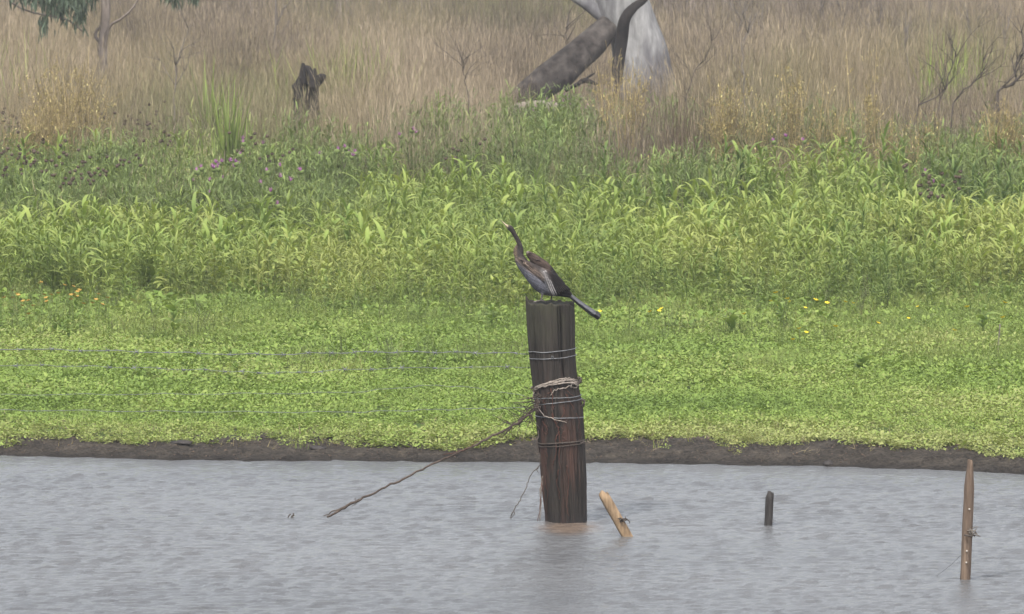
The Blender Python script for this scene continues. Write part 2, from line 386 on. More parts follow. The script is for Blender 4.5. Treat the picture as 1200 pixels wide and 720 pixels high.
MATT = [mat_leaf_template() for _ in range(14)]
def thin_template(n=12, H=.2, W=.006, spread=.05):
    g = G()
    for k in range(n):
        V, Fq, t = blade(H*random.uniform(.6, 1.2), W*random.uniform(.7, 1.4), R(random.uniform(55, 92)), R(random.uniform(0, 75)), random.uniform(0, 6.3), 3, False, (random.gauss(0, spread), random.gauss(0, spread), 0), prof=1)
        g.add(V, Fq, np.stack([np.full(len(t), random.uniform(.2, .8)), t, np.full(len(t), random.random())], 1))
    return T_(g)
THIN = [thin_template() for _ in range(8)]
def broad_template(n=8, L0=.12, H=.1):
    g = G(); az = random.uniform(0, 6)
    for k in range(n):
        az += 2.4; L = L0*random.uniform(.7, 1.2)
        V, Fq, t = blade(L, L*random.uniform(.38, .55), R(random.uniform(15, 55)), R(random.uniform(30, 80)), az, 3, False, (0, 0, H*(k+.5)/n), prof=.7, twist=random.uniform(-.4, .4))
        g.add(V, Fq, np.stack([np.full(len(t), random.uniform(.25, .7)), t, np.full(len(t), random.random())], 1))
    return T_(g)
BROAD = [broad_template(random.randint(6, 10), random.uniform(.05, .095), random.uniform(.04, .15)) for _ in range(8)]
def dry_template(n=26, H=.9, W=.0052, heads=True, spread=.14, lean=10):
    g = G()
    for k in range(n):
        h = H*random.uniform(.55, 1.1); el = R(90-abs(random.gauss(0, lean))); az = random.uniform(0, 6.3); bd = R(random.uniform(-4, 18))
        b = (random.gauss(0, spread), random.gauss(0, spread), 0); r0 = random.uniform(.2, .8); br = random.random()
        V, Fq, t = blade(h, W*random.uniform(.6, 1.3), el, bd, az, 3, False, b, prof=1)
        g.add(V, Fq, np.stack([np.full(len(t), r0), t, np.full(len(t), br)], 1))
        if heads and random.random() < .45:
            e2 = el-bd*.6; tip = V[-1]
            V, Fq, t = blade(.16*random.uniform(.6, 1.3), .0065, e2-.05, R(14), az, 3, False, tip-np.array([0, 0, .10]), prof=.6)
            g.add(V, Fq, np.stack([np.full(len(t), min(1, r0+.25)), t*.5+.5, np.full(len(t), br)], 1))
    return T_(g)
DRY = [dry_template(random.randint(14, 32), random.uniform(.7, 1.3), .0045, True, random.uniform(.05, .2), random.uniform(5, 20)) for _ in range(16)]
DRYL = [dry_template(14, .7, .012, False, .10, 24) for _ in range(6)]

# ---------------------------------------------------------------- creeping ground cover
x, y = field(43.3, 57.5, 430, 1.12, .4)
s = y-shore(x); nz = fbm(x*2.2, y*1.6, 31, 4); pz = fbm(x*.55, y*.45, 15, 3)
m = (s+(nz-.5)*1.1 > .56) & ((vn(x*3, y*3, 6) > .16) | (s > 3.4)); x, y = x[m], y[m]; s = s[m]; pz = pz[m]
sc = .52+.5*vn(x*1.3, y*1.3, 3)+.3*np.clip((s-2)/5, 0, 1); ti = np.clip(.42+(pz-.5)*1.3+rng.normal(0, .13, len(x))-.0*s+np.clip(1.9-s, 0, 1)*.35, 0, 1)
g = scatter(MATT, x, y, gz(x, y)+.005, sc, ti, .3)
tag(obj('ground_cover', g.mesh('ground_cover'), MAT['mat']), 'bright green creeping leaf mat between the mud bank and the tall weeds', 'ground cover', kind='stuff')
# a few loose sprigs straggling on to the mud
x, y = field(43.9, 45.9, 55, 1.1, .3); s = y-shore(x); m = (s > .35) & (vn(x*4, y*5, 8) > .5); x, y = x[m], y[m]
g = scatter(MATT+THIN[:3], x, y, gz(x, y), np.full(len(x), .55), np.clip(.75+rng.normal(0, .2, len(x)), 0, 1), .3)
tag(obj('mud_sprigs', g.mesh('mud_sprigs'), MAT['thin']), 'sparse yellowish sprigs growing along the top of the mud bank', 'sprigs', kind='stuff')

# low mixed weeds and fine grass
x, y = field(48.5, 57, 100, 1.12, .3); pz = fbm(x*.8, y*.5, 21, 3); m = (fbm(x*.7, y*.4, 24, 3)+(y-52)*.05 > .48); x, y, pz = x[m], y[m], pz[m]
g = scatter(THIN, x, y, gz(x, y), .45+.5*pz, np.clip(.45+(fbm(x*.6, y*.6, 8, 3)-.5)*1.6+rng.normal(0, .15, len(x)), 0, 1), .2)
tag(obj('low_grass', g.mesh('low_grass'), MAT['thin']), 'fine olive green grass in front of the tall leafy weeds', 'grass', kind='stuff')
x, y = field(47.5, 58, 60, 1.12, .3); pz = fbm(x*.9, y*.6, 27, 3); m = (pz+.02*(y-52) > .52); x, y, pz = x[m], y[m], pz[m]
g = scatter(BROAD, x, y, gz(x, y), (.5+.7*rng.random(len(x)))*(.75+.55*np.clip((y-51)/6, 0, 1)), np.clip(.25+(fbm(x*.7, y*.5, 29, 3)-.5)*1.8+rng.normal(0, .14, len(x)), 0, 1), .2)
tag(obj('low_weeds', g.mesh('low_weeds'), MAT['mat']), 'low broad leaved green weeds scattered over the creeping leaf mat', 'weeds', kind='stuff')

MIDT = [thin_template(18, .16, .004, .06) for _ in range(6)]
x, y = field(48.8, 56.8, 26, 1.12, .3); pz = fbm(x*.6, y*.35, 93, 4); m = (pz+.03*(y-53) > .50) & (rng.random(len(x)) < .8); x, y, pz = x[m], y[m], pz[m]
g = scatter(MIDT, x, y, gz(x, y), rng.uniform(.6, 1.3, len(x)), np.clip(.5+(fbm(x*.9, y*.5, 95, 3)-.5)*2+rng.normal(0, .15, len(x)), 0, 1), .25)
tag(obj('soft_grass', g.mesh('soft_grass'), MAT['thin']), 'soft tufts of fine pale green grass over the upper part of the mat', 'grass', kind='stuff')
# tall lush leafy weeds
def lush_h(x, y):
    """height factor of the leafy stand: low front edge, taller ranks behind"""
    px = 600+x/y*F
    f = np.clip((y-54.2)/1.6, .62, 1)
    return np.minimum(f*(.55+.85*fbm(x*.8, y*.45, 44, 4))*(1+.18*np.clip((y-66)/4, 0, 1))*(1+.2*np.clip((px-820)/250, 0, 1)*np.clip((y-64)/4, 0, 1)), 1.12)
BX = [-300, 60, 400, 440, 600, 640, 720, 760, 800, 830, 860, 1060, 1090, 1500]; BD = [60.5, 61, 61.5, 67.5, 68.5, 65.5, 65, 67.5, 65, 66, 69.5, 70, 65.5, 65.5]
x, y = field(59.5, 75, 13, 1.15, .5); px = 600+x/y*F
edge = 56.2+.9*(fbm(x*.8, x*0, 3, 3)-.5)+.8*np.clip((650-px)/650, 0, 1)*-.6
lim = np.interp(px, BX, BD)+2.2*(fbm(x*.7, x*0+5, 6, 3)-.5); m = ((y < lim) & (vn(x*1.6, y*.9, 14) > .2)) | ((y > lim) & (y < 72) & (vn(x*1.1, y*.9, 19) > .60) & (rng.random(len(x)) < .6)); x, y, px = x[m], y[m], px[m]
back = np.clip((y-60)/6, 0, 1); ti = np.clip(.62-.22*back+(fbm(x*.6, y*.35, 52, 4)-.5)*1.4+rng.normal(0, .10, len(x)), 0, 1)
g = scatter(LUSH, x, y, gz(x, y), lush_h(x, y)*rng.uniform(.8, 1.15, len(x)), ti, .12)
x, y = field(54.6, 63, 30, 1.15, .5); px = 600+x/y*F; ed_ = 55.1+4.5*(fbm(x*.9, x*0, 3, 4)-.5)+.8*np.exp(-((px-760)/90)**2); m = (y > ed_+1.5*(vn(x*2, y*1.5, 23)-.5)) & (rng.random(len(x)) < np.clip((63-y)/2.5, 0, 1)); x, y, px = x[m], y[m], px[m]
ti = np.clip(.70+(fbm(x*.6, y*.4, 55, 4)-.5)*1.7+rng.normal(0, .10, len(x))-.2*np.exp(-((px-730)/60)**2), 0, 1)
x3, y3 = field(50.5, 55.8, 16, 1.12, .3); pz = fbm(x3*.9, y3*.5, 99, 4); m = (pz+.055*(y3-54.2) > .52); x3, y3 = x3[m], y3[m]
H_ = lush_h(x, y)*rng.uniform(.8, 1.15, len(x)); H3 = rng.uniform(.22, .42, len(x3))*(1+.9*np.clip((y3-53)/2.5, 0, 1))*rng.uniform(.7, 1.2, len(x3))
t3 = np.clip(.55+rng.normal(0, .16, len(x3)), 0, 1); x, y, H_, ti = np.concatenate([x, x3]), np.concatenate([y, y3]), np.concatenate([H_, H3]), np.concatenate([ti, t3])
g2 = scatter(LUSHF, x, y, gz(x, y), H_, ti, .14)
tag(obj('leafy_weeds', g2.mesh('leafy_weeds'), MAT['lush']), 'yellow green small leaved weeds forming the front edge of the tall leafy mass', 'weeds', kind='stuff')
tag(obj('leafy_weeds', g.mesh('leafy_weeds'), MAT['lush']), 'dense mass of tall yellow green lance leaved weeds across the middle of the field', 'weeds', kind='stuff')

# thin undergrowth inside the leafy stand so it is not hollow
x, y = field(56.5, 74, 12, 1.15, .5)
g = scatter(THIN, x, y, gz(x, y), rng.uniform(1.0, 2.1, len(x)), np.clip(.25+.5*fbm(x*.5, y*.4, 61, 3)+rng.normal(0, .1, len(x)), 0, 1), .2)
tag(obj('undergrowth_grass', g.mesh('undergrowth_grass'), MAT['thin']), 'thin green grass growing up between the tall leafy weeds', 'grass', kind='stuff')

# bluish thistle-like ground growth
def fuzzy_template(H=.7, n=26):
    g = G()
    for st in range(3):
        az0 = random.uniform(0, 6.3); bx, by = random.gauss(0, .06), random.gauss(0, .06); ln = random.uniform(.02, .16); hh = H*random.uniform(.7, 1.1)
        tx, ty = bx+ln*math.cos(az0), by+ln*math.sin(az0)
        V, Fq = tube([(bx, by, 0), ((bx+tx)/2, (by+ty)/2, hh*.5), (tx, ty, hh)], [.005, .004, .002], 3, False); g.add(V, Fq, (.4, .2, .4))
        for k in range(n//3+3):
            f = random.uniform(.1, 1)
            V, Fq, t = blade(random.uniform(.06, .14), random.uniform(.012, .022), R(random.uniform(10, 70)), R(random.uniform(0, 70)), random.uniform(0, 6.3), 2, False, (bx+(tx-bx)*f, by+(ty-by)*f, hh*f), prof=.7)
            g.add(V, Fq, np.stack([np.full(len(t), random.uniform(.2, .8)), t, np.full(len(t), random.random())], 1))
    return T_(g)
FUZZ = [fuzzy_template() for _ in range(8)]
def patch(cx, w, d0, d1, n):
    y = rng.uniform(d0, d1, n); px = cx+rng.normal(0, w*.45, n); return (px-600)*y/F, y
P = [patch(60, 180, 60.5, 72, 800), patch(230, 170, 60.8, 72, 800), patch(350, 110, 61, 72, 560), patch(640, 110, 67, 80, 620), patch(540, 70, 69, 75, 120), patch(1150, 110, 66, 75, 560), patch(810, 60, 64.5, 69, 200), patch(900, 600, 72.5, 76, 600), patch(480, 120, 70, 75, 160)]
x = np.concatenate([p[0] for p in P]); y = np.concatenate([p[1] for p in P])
g = scatter(FUZZ, x, y, gz(x, y), rng.uniform(.5, 1.0, len(x))*(.55+.8*fbm(x*1.1, y*.6, 33, 3)), np.clip(.15+.8*fbm(x*.6, y*.3, 35, 3)+rng.normal(0, .16, len(x)), 0, 1), .12)
x2, y2 = field(49.0, 57, 18, 1.12, .3); m = fbm(x2*.7, y2*.5, 97, 4)+.03*(y2-53) > .52; x2, y2 = x2[m], y2[m]
gm = scatter(FUZZ, x2, y2, gz(x2, y2), rng.uniform(.2, .42, len(x2)), np.clip(.45+rng.normal(0, .25, len(x2)), 0, 1), .2)
tag(obj('small_herbs', gm.mesh('small_herbs'), MAT['thistle']), 'small darker green herbs dotted over the upper part of the mat', 'herbs', kind='stuff')
tag(obj('thistle_undergrowth', g.mesh('thistle_undergrowth'), MAT['thistle']), 'dull bluish green feathery undergrowth between the leafy weeds and the dry grass', 'undergrowth', kind='stuff')

# tall dry grass to the far end of the field
def clearing(x, y):
    """grass is kept short in front of the fallen trunk, the stump and the small log"""
    px = 600+x/y*F
    c = np.exp(-((px-650)/62)**2)*(y < 89)*(y > 70)*.62+np.exp(-((px-358)/28)**2)*(y < 78)*.30+np.exp(-((px-765)/38)**2)*(y < 88)*.35
    return 1-np.clip(c, 0, .85)
x, y = field(70.5, 150, 12.0, 1.2, .8); px = 600+x/y*F
keep = (rng.random(len(x)) < np.clip(1.15-(y-72)/120, .35, 1)) & (vn(x*1.3, y*.35, 87)+.3*vn(x*4, y, 88) > .38); x, y, px = x[keep], y[keep], px[keep]
hz = fbm(x*.35, y*.16, 71, 3); ti = np.clip(.58+(fbm(x*.30, y*.11, 73, 3)-.5)*2.8+rng.normal(0, .16, len(x)), 0, 1)
g = scatter(DRY, x, y, gz(x, y), (.35+1.1*hz)*clearing(x, y)*rng.uniform(.85, 1.1, len(x)), ti, .08)
tag(obj('dry_grass', g.mesh('dry_grass'), MAT['dry']), 'tall pinkish tan dry grass filling the far field', 'dry grass', kind='stuff')
x, y = field(60.5, 71.5, 7, 1.15, .5); px = 600+x/y*F; m = (fbm(x*.55, y*.22, 91, 3)+.022*(y-66)+.05*(px < 200)+.04*((px > 740) & (px < 840)) > .57) & (y > np.interp(px, BX, BD)-3); x, y = x[m], y[m]
g = scatter(DRY, x, y, gz(x, y), rng.uniform(.35, .75, len(x)), np.clip(.4+rng.normal(0, .2, len(x)), 0, 1), .12)
tag(obj('dry_tufts', g.mesh('dry_tufts'), MAT['dry']), 'straggling tan grass tufts mixed into the back of the green weeds', 'dry grass', kind='stuff')
x, y = field(72, 150, 5, 1.2, .8)
g = scatter(DRYL, x, y, gz(x, y), (.6+.6*fbm(x*.5, y*.2, 75, 3))*clearing(x, y), np.clip(.12+rng.normal(0, .2, len(x))+.5*fbm(x*.25, y*.12, 76, 3), 0, 1), .15)
tag(obj('olive_grass', g.mesh('olive_grass'), MAT['dry']), 'olive tinted lower grass mixed through the tall dry grass', 'dry grass', kind='stuff')

TW = []
for k in range(8):
    g = G()
    for q in range(16):
        V, Fq, tt = blade(random.uniform(.4, 1.15), .007, R(90-abs(random.gauss(0, 16))), R(random.uniform(-20, 40)), random.uniform(0, 6.3), 4, False, (random.gauss(0, .1), random.gauss(0, .1), 0), prof=1); g.add(V, Fq, np.stack([np.full(len(tt), random.random()), tt, np.full(len(tt), random.random())], 1))
        for w_ in range(3):
            i_ = random.randint(2, len(V)-2); V2, F2, t2 = blade(random.uniform(.08, .3), .005, R(random.uniform(20, 80)), 0, random.uniform(0, 6.3), 2, False, V[i_], prof=1); g.add(V2, F2, (random.random(), .3, random.random()))
    TW.append(T_(g))
MAT['brownstem'] = LG('dead_brown_stem', [(0, (.06, .048, .038)), (.5, (.12, .095, .075)), (1, (.20, .16, .12))], None, 0, .1, .85, .1)
x, y = field(73, 140, 5.0, 1.2, .8); px = 600+x/y*F; m = (fbm(x*.5, y*.12, 83, 3)+.10*(px > 780) > .56); x, y = x[m], y[m]
g = scatter(TW, x, y, gz(x, y), rng.uniform(.7, 1.15, len(x))*clearing(x, y), rng.uniform(0, 1, len(x)), .1)
tag(obj('dead_stems', g.mesh('dead_stems'), MAT['brownstem']), 'tangled dark dead stems standing through the tall dry grass', 'dead stems', kind='stuff')

# ---------------------------------------------------------------- counted plants
def gpt(px, d): x = (px-600)*d/F; return (float(x), float(d), float(gz(x, d)))
def dist_for(py):
    """distance at which the ground shows at pixel row py"""
    d = 60.0
    for _ in range(40): d = F*(CAM_H-float(gz(0, d)))/(py+197)
    return d
# big lush plants with leaves of their own
leafM = []
for k in range(6):
    L = random.uniform(.26, .36); V, Fq, t = blade(L, random.uniform(.038, .052), R(48), R(random.uniform(75, 125)), 0, 5, True, prof=.6, twist=random.uniform(-.5, .5))
    leafM.append([fast_mesh('leaf', V, Fq, True, np.stack([np.full(len(t), tt), t, np.full(len(t), .6+.4*random.random())], 1)) for tt in (.35, .6, .8)])
for a in leafM:
    for b in a: b.materials.append(MAT['lush'])
stemM = []
for tt in range(3):
    V, Fq = tube([(0, 0, 0), (.01, 0, .3), (-.01, .01, .62)], [.009, .008, .004], 5); mm = fast_mesh('stem', V, Fq, True, np.tile((.5, .2, .5), (len(V), 1))); mm.materials.append(MAT['lush']); stemM.append(mm)
def leafy_plant(loc, H, tone):
    t = thing('leafy_plant', loc, random.uniform(0, 6.3)); sm = obj('stem', stemM[0], None, t); sm.scale = (1, 1, H/.62)
    az = random.uniform(0, 6)
    for k in range(10):
        f = (k+.5)/10; az += 2.4+random.uniform(-.35, .35)
        o = obj('leaf', leafM[random.randrange(6)][tone], None, t); o.location = (.01-.02*f, .01*f, H*(.14+.82*f)); sc = random.uniform(.75, 1.1)*(1-.25*abs(f-.45))
        o.rotation_euler = (random.uniform(-.25, .25), -R(24*f)+random.uniform(-.15, .15), az); o.scale = (sc, sc, sc)
    return t
leafy = []
for k in range(120):
    d = random.uniform(56.6, 73); px = random.uniform(-15, 1215)
    if 585 < px < 715 and d < 62: px += 150
    tone = 2 if d < 64 and random.random() < .6 else (1 if d < 69 or random.random() < .4 else 0)
    if d > np.interp(px, BX, BD): d = random.uniform(57, 60.5)
    p = leafy_plant(gpt(px, d), random.uniform(.45, .62)*(1.15 if d > 66 else 1), tone)
    tag(p, 'lance leaved green weed with arching leaves standing out of the leafy mass', 'weed', 'arching leafy weeds in the middle of the field'); leafy.append(p)
# single large weeds on the low mat
def broad_weed(name, px, py, H, L, label, tone=.4, group=None, nl=9):
    d = dist_for(py); t = thing(name, gpt(px, d), random.uniform(0, 6), label=label, cat='weed', group=group)
    V, Fq = tube([(0, 0, 0), (.01, .01, H*.5), (.0, .01, H)], [.007, .006, .003], 5); sm = obj('stem', fast_mesh('stem', V, Fq, True, np.tile((.5, .2, .5), (len(V), 1))), MAT['lush'], t)
    az = random.uniform(0, 6)
    V, Fq, tt = blade(L, L*.42, R(40), R(70), 0, 4, True, prof=.7); lm = fast_mesh('leaf', V, Fq, True, np.stack([np.full(len(tt), tone), tt, np.full(len(tt), .8)], 1)); lm.materials.append(MAT['lush'])
    for k in range(nl):
        az += 2.4; f = (k+.6)/nl; o = obj('leaf', lm, None, t); o.location = (0, .01*f, H*(.25+.75*f)); s_ = random.uniform(.6, 1.1)*(1.15-.4*f); o.scale = (s_,)*3
        o.rotation_euler = (random.uniform(-.3, .3), random.uniform(-.4, .2), az)
    return t
broad_weed('broad_leaved_weed', 203, 402, .38, .2, 'tall broad leaved weed standing alone on the low green mat left of the post', .35)
broad_weed('broad_leaved_weed', 860, 398, .22, .2, 'low broad leaved weed with spreading leaves right of the post beneath the yellow flowers', .3)
broad_weed('broad_leaved_weed', 915, 388, .2, .18, 'small broad leaved weed beside the yellow flowers', .3)
broad_weed('broad_leaved_weed', 575, 392, .25, .17, 'broad leaved weed on the mat just left of the perched bird', .3)
broad_weed('broad_leaved_weed', 840, 350, .40, .17, 'upright grey green weed between the perched bird and the yellow flowers', .15)
broad_weed('broad_leaved_weed', 1155, 402, .33, .16, 'upright broad leaved weed next to the thin stick near the right edge', .3)
broad_weed('broad_leaved_weed', 1010, 440, .12, .16, 'low dark green weed lying on the bright mat above the short dark stub', .2)
# thistles
def thistle_proto(n_heads, headmat, H, leafy_n=26, headr=.034):
    t = thing('thistle', (0, 0, 0)); g = G(); heads = []
    for st in range(n_heads):
        az = random.uniform(0, 6.3); ln = random.uniform(.05, .3); hh = H*random.uniform(.72, 1.05)
        pts = spline([(0, 0, 0), (ln*.25*math.cos(az), ln*.25*math.sin(az), hh*.45), (ln*math.cos(az), ln*math.sin(az), hh)], 8)
        V, Fq = tube(pts, np.linspace(.006, .003, 8), 4); g.add(V, Fq, (.4, .1, .4)); heads.append(pts[-1])
        for k in range(leafy_n//n_heads+2):
            f = random.uniform(.08, .95); p = pts[int(f*7)]
            V, Fq, tt = blade(random.uniform(.07, .17)*(1.2-f*.6), random.uniform(.015, .03), R(random.uniform(5, 60)), R(random.uniform(10, 70)), random.uniform(0, 6.3), 3, False, p, prof=.7)
            g.add(V, Fq, np.stack([np.full(len(tt), random.uniform(.2, .8)), tt, np.full(len(tt), random.random())], 1))
    obj('stem', g.mesh('stem'), MAT['thistle'], t)
    # a round bract cup with a tuft of florets
    a = np.linspace(0, 2*PI, 9)[:-1]; prof = [(.35, -1), (.95, -.45), (1.0, .1), (.75, .55)]
    V = [(r*math.cos(q), r*math.sin(q), z) for r, z in prof for q in a]; Fq = [(i*8+j, i*8+(j+1) % 8, i*8+8+(j+1) % 8, i*8+8+j) for i in range(3) for j in range(8)]
    gc = G().add(np.array(V)*headr, Fq, (.5, .5, .5)); gf = G()
    for k in range(18):
        V, Fq, tt = blade(headr*1.7, headr*.3, R(random.uniform(45, 90)), R(15), random.uniform(0, 6.3), 1, False, (0, 0, headr*.2), prof=1); gf.add(V, Fq, np.stack([np.full(len(tt), random.random()), tt, np.full(len(tt), random.random())], 1))
    cm = gc.mesh('flower_head'); cm.materials.append(MAT['brown'] if headmat is MAT['brown'] else MAT['thistle']); fm = gf.mesh('florets'); fm.materials.append(headmat)
    for p in heads:
        h = obj('flower_head', cm, None, t); h.location = p; h.rotation_euler = (random.uniform(-.5, .5), random.uniform(-.5, .5), 0)
        if headmat is not MAT['brown']: obj('florets', fm, None, h)
    return t
protoP = [thistle_proto(3, MAT['purple'], .75), thistle_proto(4, MAT['purple'], .85), thistle_proto(2, MAT['purple'], .7)]
protoB = [thistle_proto(9, MAT['brown'], .85, 16, .023), thistle_proto(10, MAT['brown'], .95, 18, .021)]
usedp = set()
def put_t(protos, px, topy, d, label, group, H):
    k = random.randrange(len(protos)); key = id(protos[k])
    if topy > 135: d = (34884-F*(.72 if H < .9 else .85))/(topy+269)
    d -= .4
    o = protos[k] if key not in usedp else copy_tree(protos[k]); usedp.add(key)
    o.location = gpt(px, d); o.rotation_euler = (0, 0, random.uniform(0, 6.3))
    py0 = F*(CAM_H-o.location.z)/d-197; h = (py0-topy)*d/F; sc = h/H; o.scale = (sc, sc, sc)
    return tag(o, label, 'thistle', group)
for px, ty in [(232, 202), (238, 188), (252, 183), (263, 184), (270, 182), (258, 196), (340, 188), (330, 200), (312, 214), (386, 170), (300, 168)]:
    put_t(protoP, px, ty, random.uniform(72.5, 74.5), 'purple thistle flowering left of the post in front of the dry grass', 'purple thistles on the left', .8)
for px, ty in [(640, 118), (648, 112), (664, 116), (676, 114), (655, 119), (631, 124), (690, 120), (618, 126)]:
    put_t(protoP, px, ty, random.uniform(79, 82), 'purple thistle flowering below the fallen grey trunk', 'purple thistles under the fallen trunk', .8)
for px, ty, lb in [(482, 146, 'lone purple thistle poking up between the stump and the fallen trunk'), (413, 167, 'purple thistle at the top of the leafy weeds right of the stump'), (931, 154, 'single purple thistle rising in front of golden stalks on the right'), (1105, 190, 'dull purple thistle in the green patch near the right edge')]:
    put_t(protoP, px, ty, 74, lb, None, .8)
for px, ty in [(2, 116), (10, 122), (18, 130), (6, 160), (15, 180), (48, 160), (60, 172), (75, 184), (88, 190), (98, 186), (110, 180), (140, 128), (160, 126), (172, 134), (188, 140), (30, 168), (150, 170), (200, 122)]:
    put_t(protoB, px, ty, random.uniform(72, 74.5), 'dried thistle with dark brown seed heads at the left of the field', 'dried brown thistles on the left', .93)
for px, ty, lb in [(1078, 188, 'leftmost of three dried dark headed thistles in the green weeds near the right edge'), (1098, 196, 'middle one of three dried dark headed thistles in the green weeds near the right edge'), (1112, 200, 'rightmost of three dried dark headed thistles in the green weeds near the right edge'), (540, 158, 'dried dark headed thistle beside the pale upright grass spike left of the fallen trunk'), (288, 150, 'dried dark headed thistle just right of the tall spiky grass clump'), (322, 165, 'dried dark headed thistle in the green weeds below the stump')]:
    put_t(protoB, px, ty, 73.5, lb, None, .93)
# small yellow flowers
def flower_proto(mat):
    t = thing('wildflower', (0, 0, 0)); V, Fq = tube([(0, 0, 0), (.005, 0, .1), (0, .004, .2)], .003, 3, False); obj('stem', fast_mesh('stem', V, Fq, True, np.tile((.5, .2, .5), (len(V), 1))), MAT['mat'], t)
    g = G()
    for k in range(6):
        V, Fq, tt = blade(.026, .022, R(30), R(20), k*PI/3, 2, False, (0, 0, .2), prof=.7); g.add(V, Fq, (random.random(), .5, .6))
    obj('flower', g.mesh('flower'), mat, t); return t
fy = flower_proto(MAT['yellow']); fo = flower_proto(MAT['orange']); f1 = True
ypos = [(903, 357), (911, 362), (926, 358), (934, 355), (940, 360), (946, 361), (967, 361), (985, 358), (992, 360), (917, 352), (772, 373), (784, 365), (771, 367), (947, 392), (940, 395), (979, 395), (1060, 372), (1085, 362), (1140, 370), (1168, 366), (930, 404), (1020, 388), (692, 373), (700, 366), (1110, 396), (880, 377), (1185, 384)]
for px, py in ypos:
    o = fy if f1 else copy_tree(fy); f1 = False
    d = dist_for(py+22); o.location = gpt(px, d); o.rotation_euler = (R(20), 0, random.uniform(0, 6)); s_ = random.uniform(.8, 1.25); o.scale = (s_,)*3
    tag(o, 'small yellow wildflower on the low green mat right of the post', 'wildflower', 'yellow wildflowers right of the post')
f1 = True
for k in range(34):
    px, py = random.uniform(0, 125), random.gauss(354, 8)
    o = fo if f1 else copy_tree(fo); f1 = False
    d = dist_for(py+20); o.location = gpt(px, d); o.rotation_euler = (R(20), 0, random.uniform(0, 6))
    tag(o, 'tiny orange wildflower at the foot of the leafy weeds near the left edge', 'wildflower', 'orange wildflowers at the left edge')

# golden shrubs and stalks
def golden(px, d, topy, wpx, label, stems=26, bits=330, dull=False):
    bits = int(bits*3); stems = int(stems*1.9)
    t = thing('golden_shrub', gpt(px, d), 0, label=label, cat='shrub'); g = G(); gb = G()
    H = (F*(CAM_H-t.location.z)/d-197-topy)*d/F; Wd = wpx*d/F
    for k in range(stems):
        bx, by = random.gauss(0, Wd*.16), random.gauss(0, Wd*.16); az = random.uniform(0, 6.3); ln = Wd*.38*random.random()**.6; hh = H*random.uniform(.55, 1.0)*(1-.3*(ln/Wd*2)**2)
        pts = spline([(bx, by, 0), (bx+ln*.35*math.cos(az), by+ln*.35*math.sin(az), hh*.5), (bx+ln*math.cos(az), by+ln*math.sin(az), hh)], 7)
        pts[1:] += np.array([[random.gauss(0, .014), random.gauss(0, .014), 0] for _ in range(6)])
        r0 = random.random(); V, Fq = tube(pts, np.linspace(.0045, .0025, 7), 3, False); g.add(V, Fq, (r0, .3, random.random()))
        for b in range(6):
            f = random.uniform(.4, .97); a = pts[int(f*6)]; e = a+np.array([random.gauss(0, .07), random.gauss(0, .07), random.uniform(.04, .2)])
            V, Fq = tube([a, e], .0018, 3, False); g.add(V, Fq, (r0, .5, .5))
            for q in range(max(2, bits//stems//4)):
                p = a+(e-a)*random.uniform(.3, 1.1)+np.array([random.gauss(0, .014) for _ in range(3)]); sz = random.uniform(.010, .030)
                V, Fq, tt = blade(sz*1.5, sz, random.uniform(-1, 1.5), .5, random.uniform(0, 6.3), 1, False, p, prof=.7); gb.add(V, Fq, (random.random(), .5, random.random()**2))
    obj('stems', g.mesh('stems'), MAT['gold'], t)['kind'] = 'stuff'; obj('florets', gb.mesh('florets'), MAT['goldbit'], t)['kind'] = 'stuff'; return t
golden(85, 72, 42, 100, 'wide golden shrub below the drooping gum leaves at the left', 60, 900)
golden(28, 70.8, 110, 60, 'low golden shrub at the left edge beneath the brown thistles', 24, 260)
golden(738, 72, 62, 42, 'golden shrub growing in front of the dark branch of the dead tree', 16, 300)
golden(715, 74, 35, 30, 'small bright tipped golden shrub at the foot of the leaning trunk', 9, 160)
golden(850, 70.8, 72, 70, 'fan shaped golden shrub just right of the dead tree', 30, 460)
golden(928, 70.8, 52, 50, 'upright golden shrub between the two other golden shrubs on the right', 16, 320)
golden(1020, 70.8, 38, 44, 'tall thin golden shrub right of centre against grey brown scrub', 9, 200)
golden(975, 70.8, 85, 60, 'loose pale golden shrub in front of grey scrub', 14, 160)
golden(1178, 70.8, 108, 60, 'dense golden brown shrub at the right edge', 40, 420)
golden(790, 69.5, 178, 60, 'short brownish shrub inside the green weeds under the dead tree', 26, 150)
golden(1045, 70.8, 122, 24, 'small curled golden stalks in front of the bare sapling', 6, 60)
golden(885, 71.2, 92, 60, 'low loose golden shrub filling the gap between the fan shaped and the upright golden shrubs', 14, 220)
golden(1085, 70.9, 118, 50, 'small golden brown shrub under the bending bare sapling', 14, 160)
golden(60, 71.5, 88, 70, 'low golden shrub in front of the wide one at the left', 26, 320)
def stalk(px0, py0, px1, py1, d, label):
    a, b = at(px0, py0, d), at(px1, py1, d); z0 = gpt(px0, d)[2]
    t = (b-a); pts = spline([[a[0]-t[0]*.2, d, min(z0, a[2])], a, (a+b)/2+np.array([.02, 0, 0]), b], 14)
    g = G(); V, Fq = tube(pts, np.linspace(.009, .005, 14), 5); g.add(V, Fq, (.8, .5, .9))
    o = obj('dry_stalk', g.mesh('dry_stalk'), MAT['gold']); return tag(o, label, 'stalk')
stalk(717, 150, 715, 105, 79, 'pale dry stalk under the dark branch of the dead tree')
stalk(729, 165, 731, 95, 79, 'long pale dry stalk in front of the dead tree trunk')
stalk(752, 172, 748, 98, 78, 'straight pale dry stalk on the shaded side of the dead tree')
stalk(756, 168, 762, 128, 78, 'short pale dry stalk leaning right in front of the dead tree')
stalk(852, 190, 830, 150, 75, 'pale dry stalk leaning left above the green weeds right of the dead tree')
stalk(929, 148, 922, 104, 77, 'left one of two pale stalks rising from the purple thistle on the right')
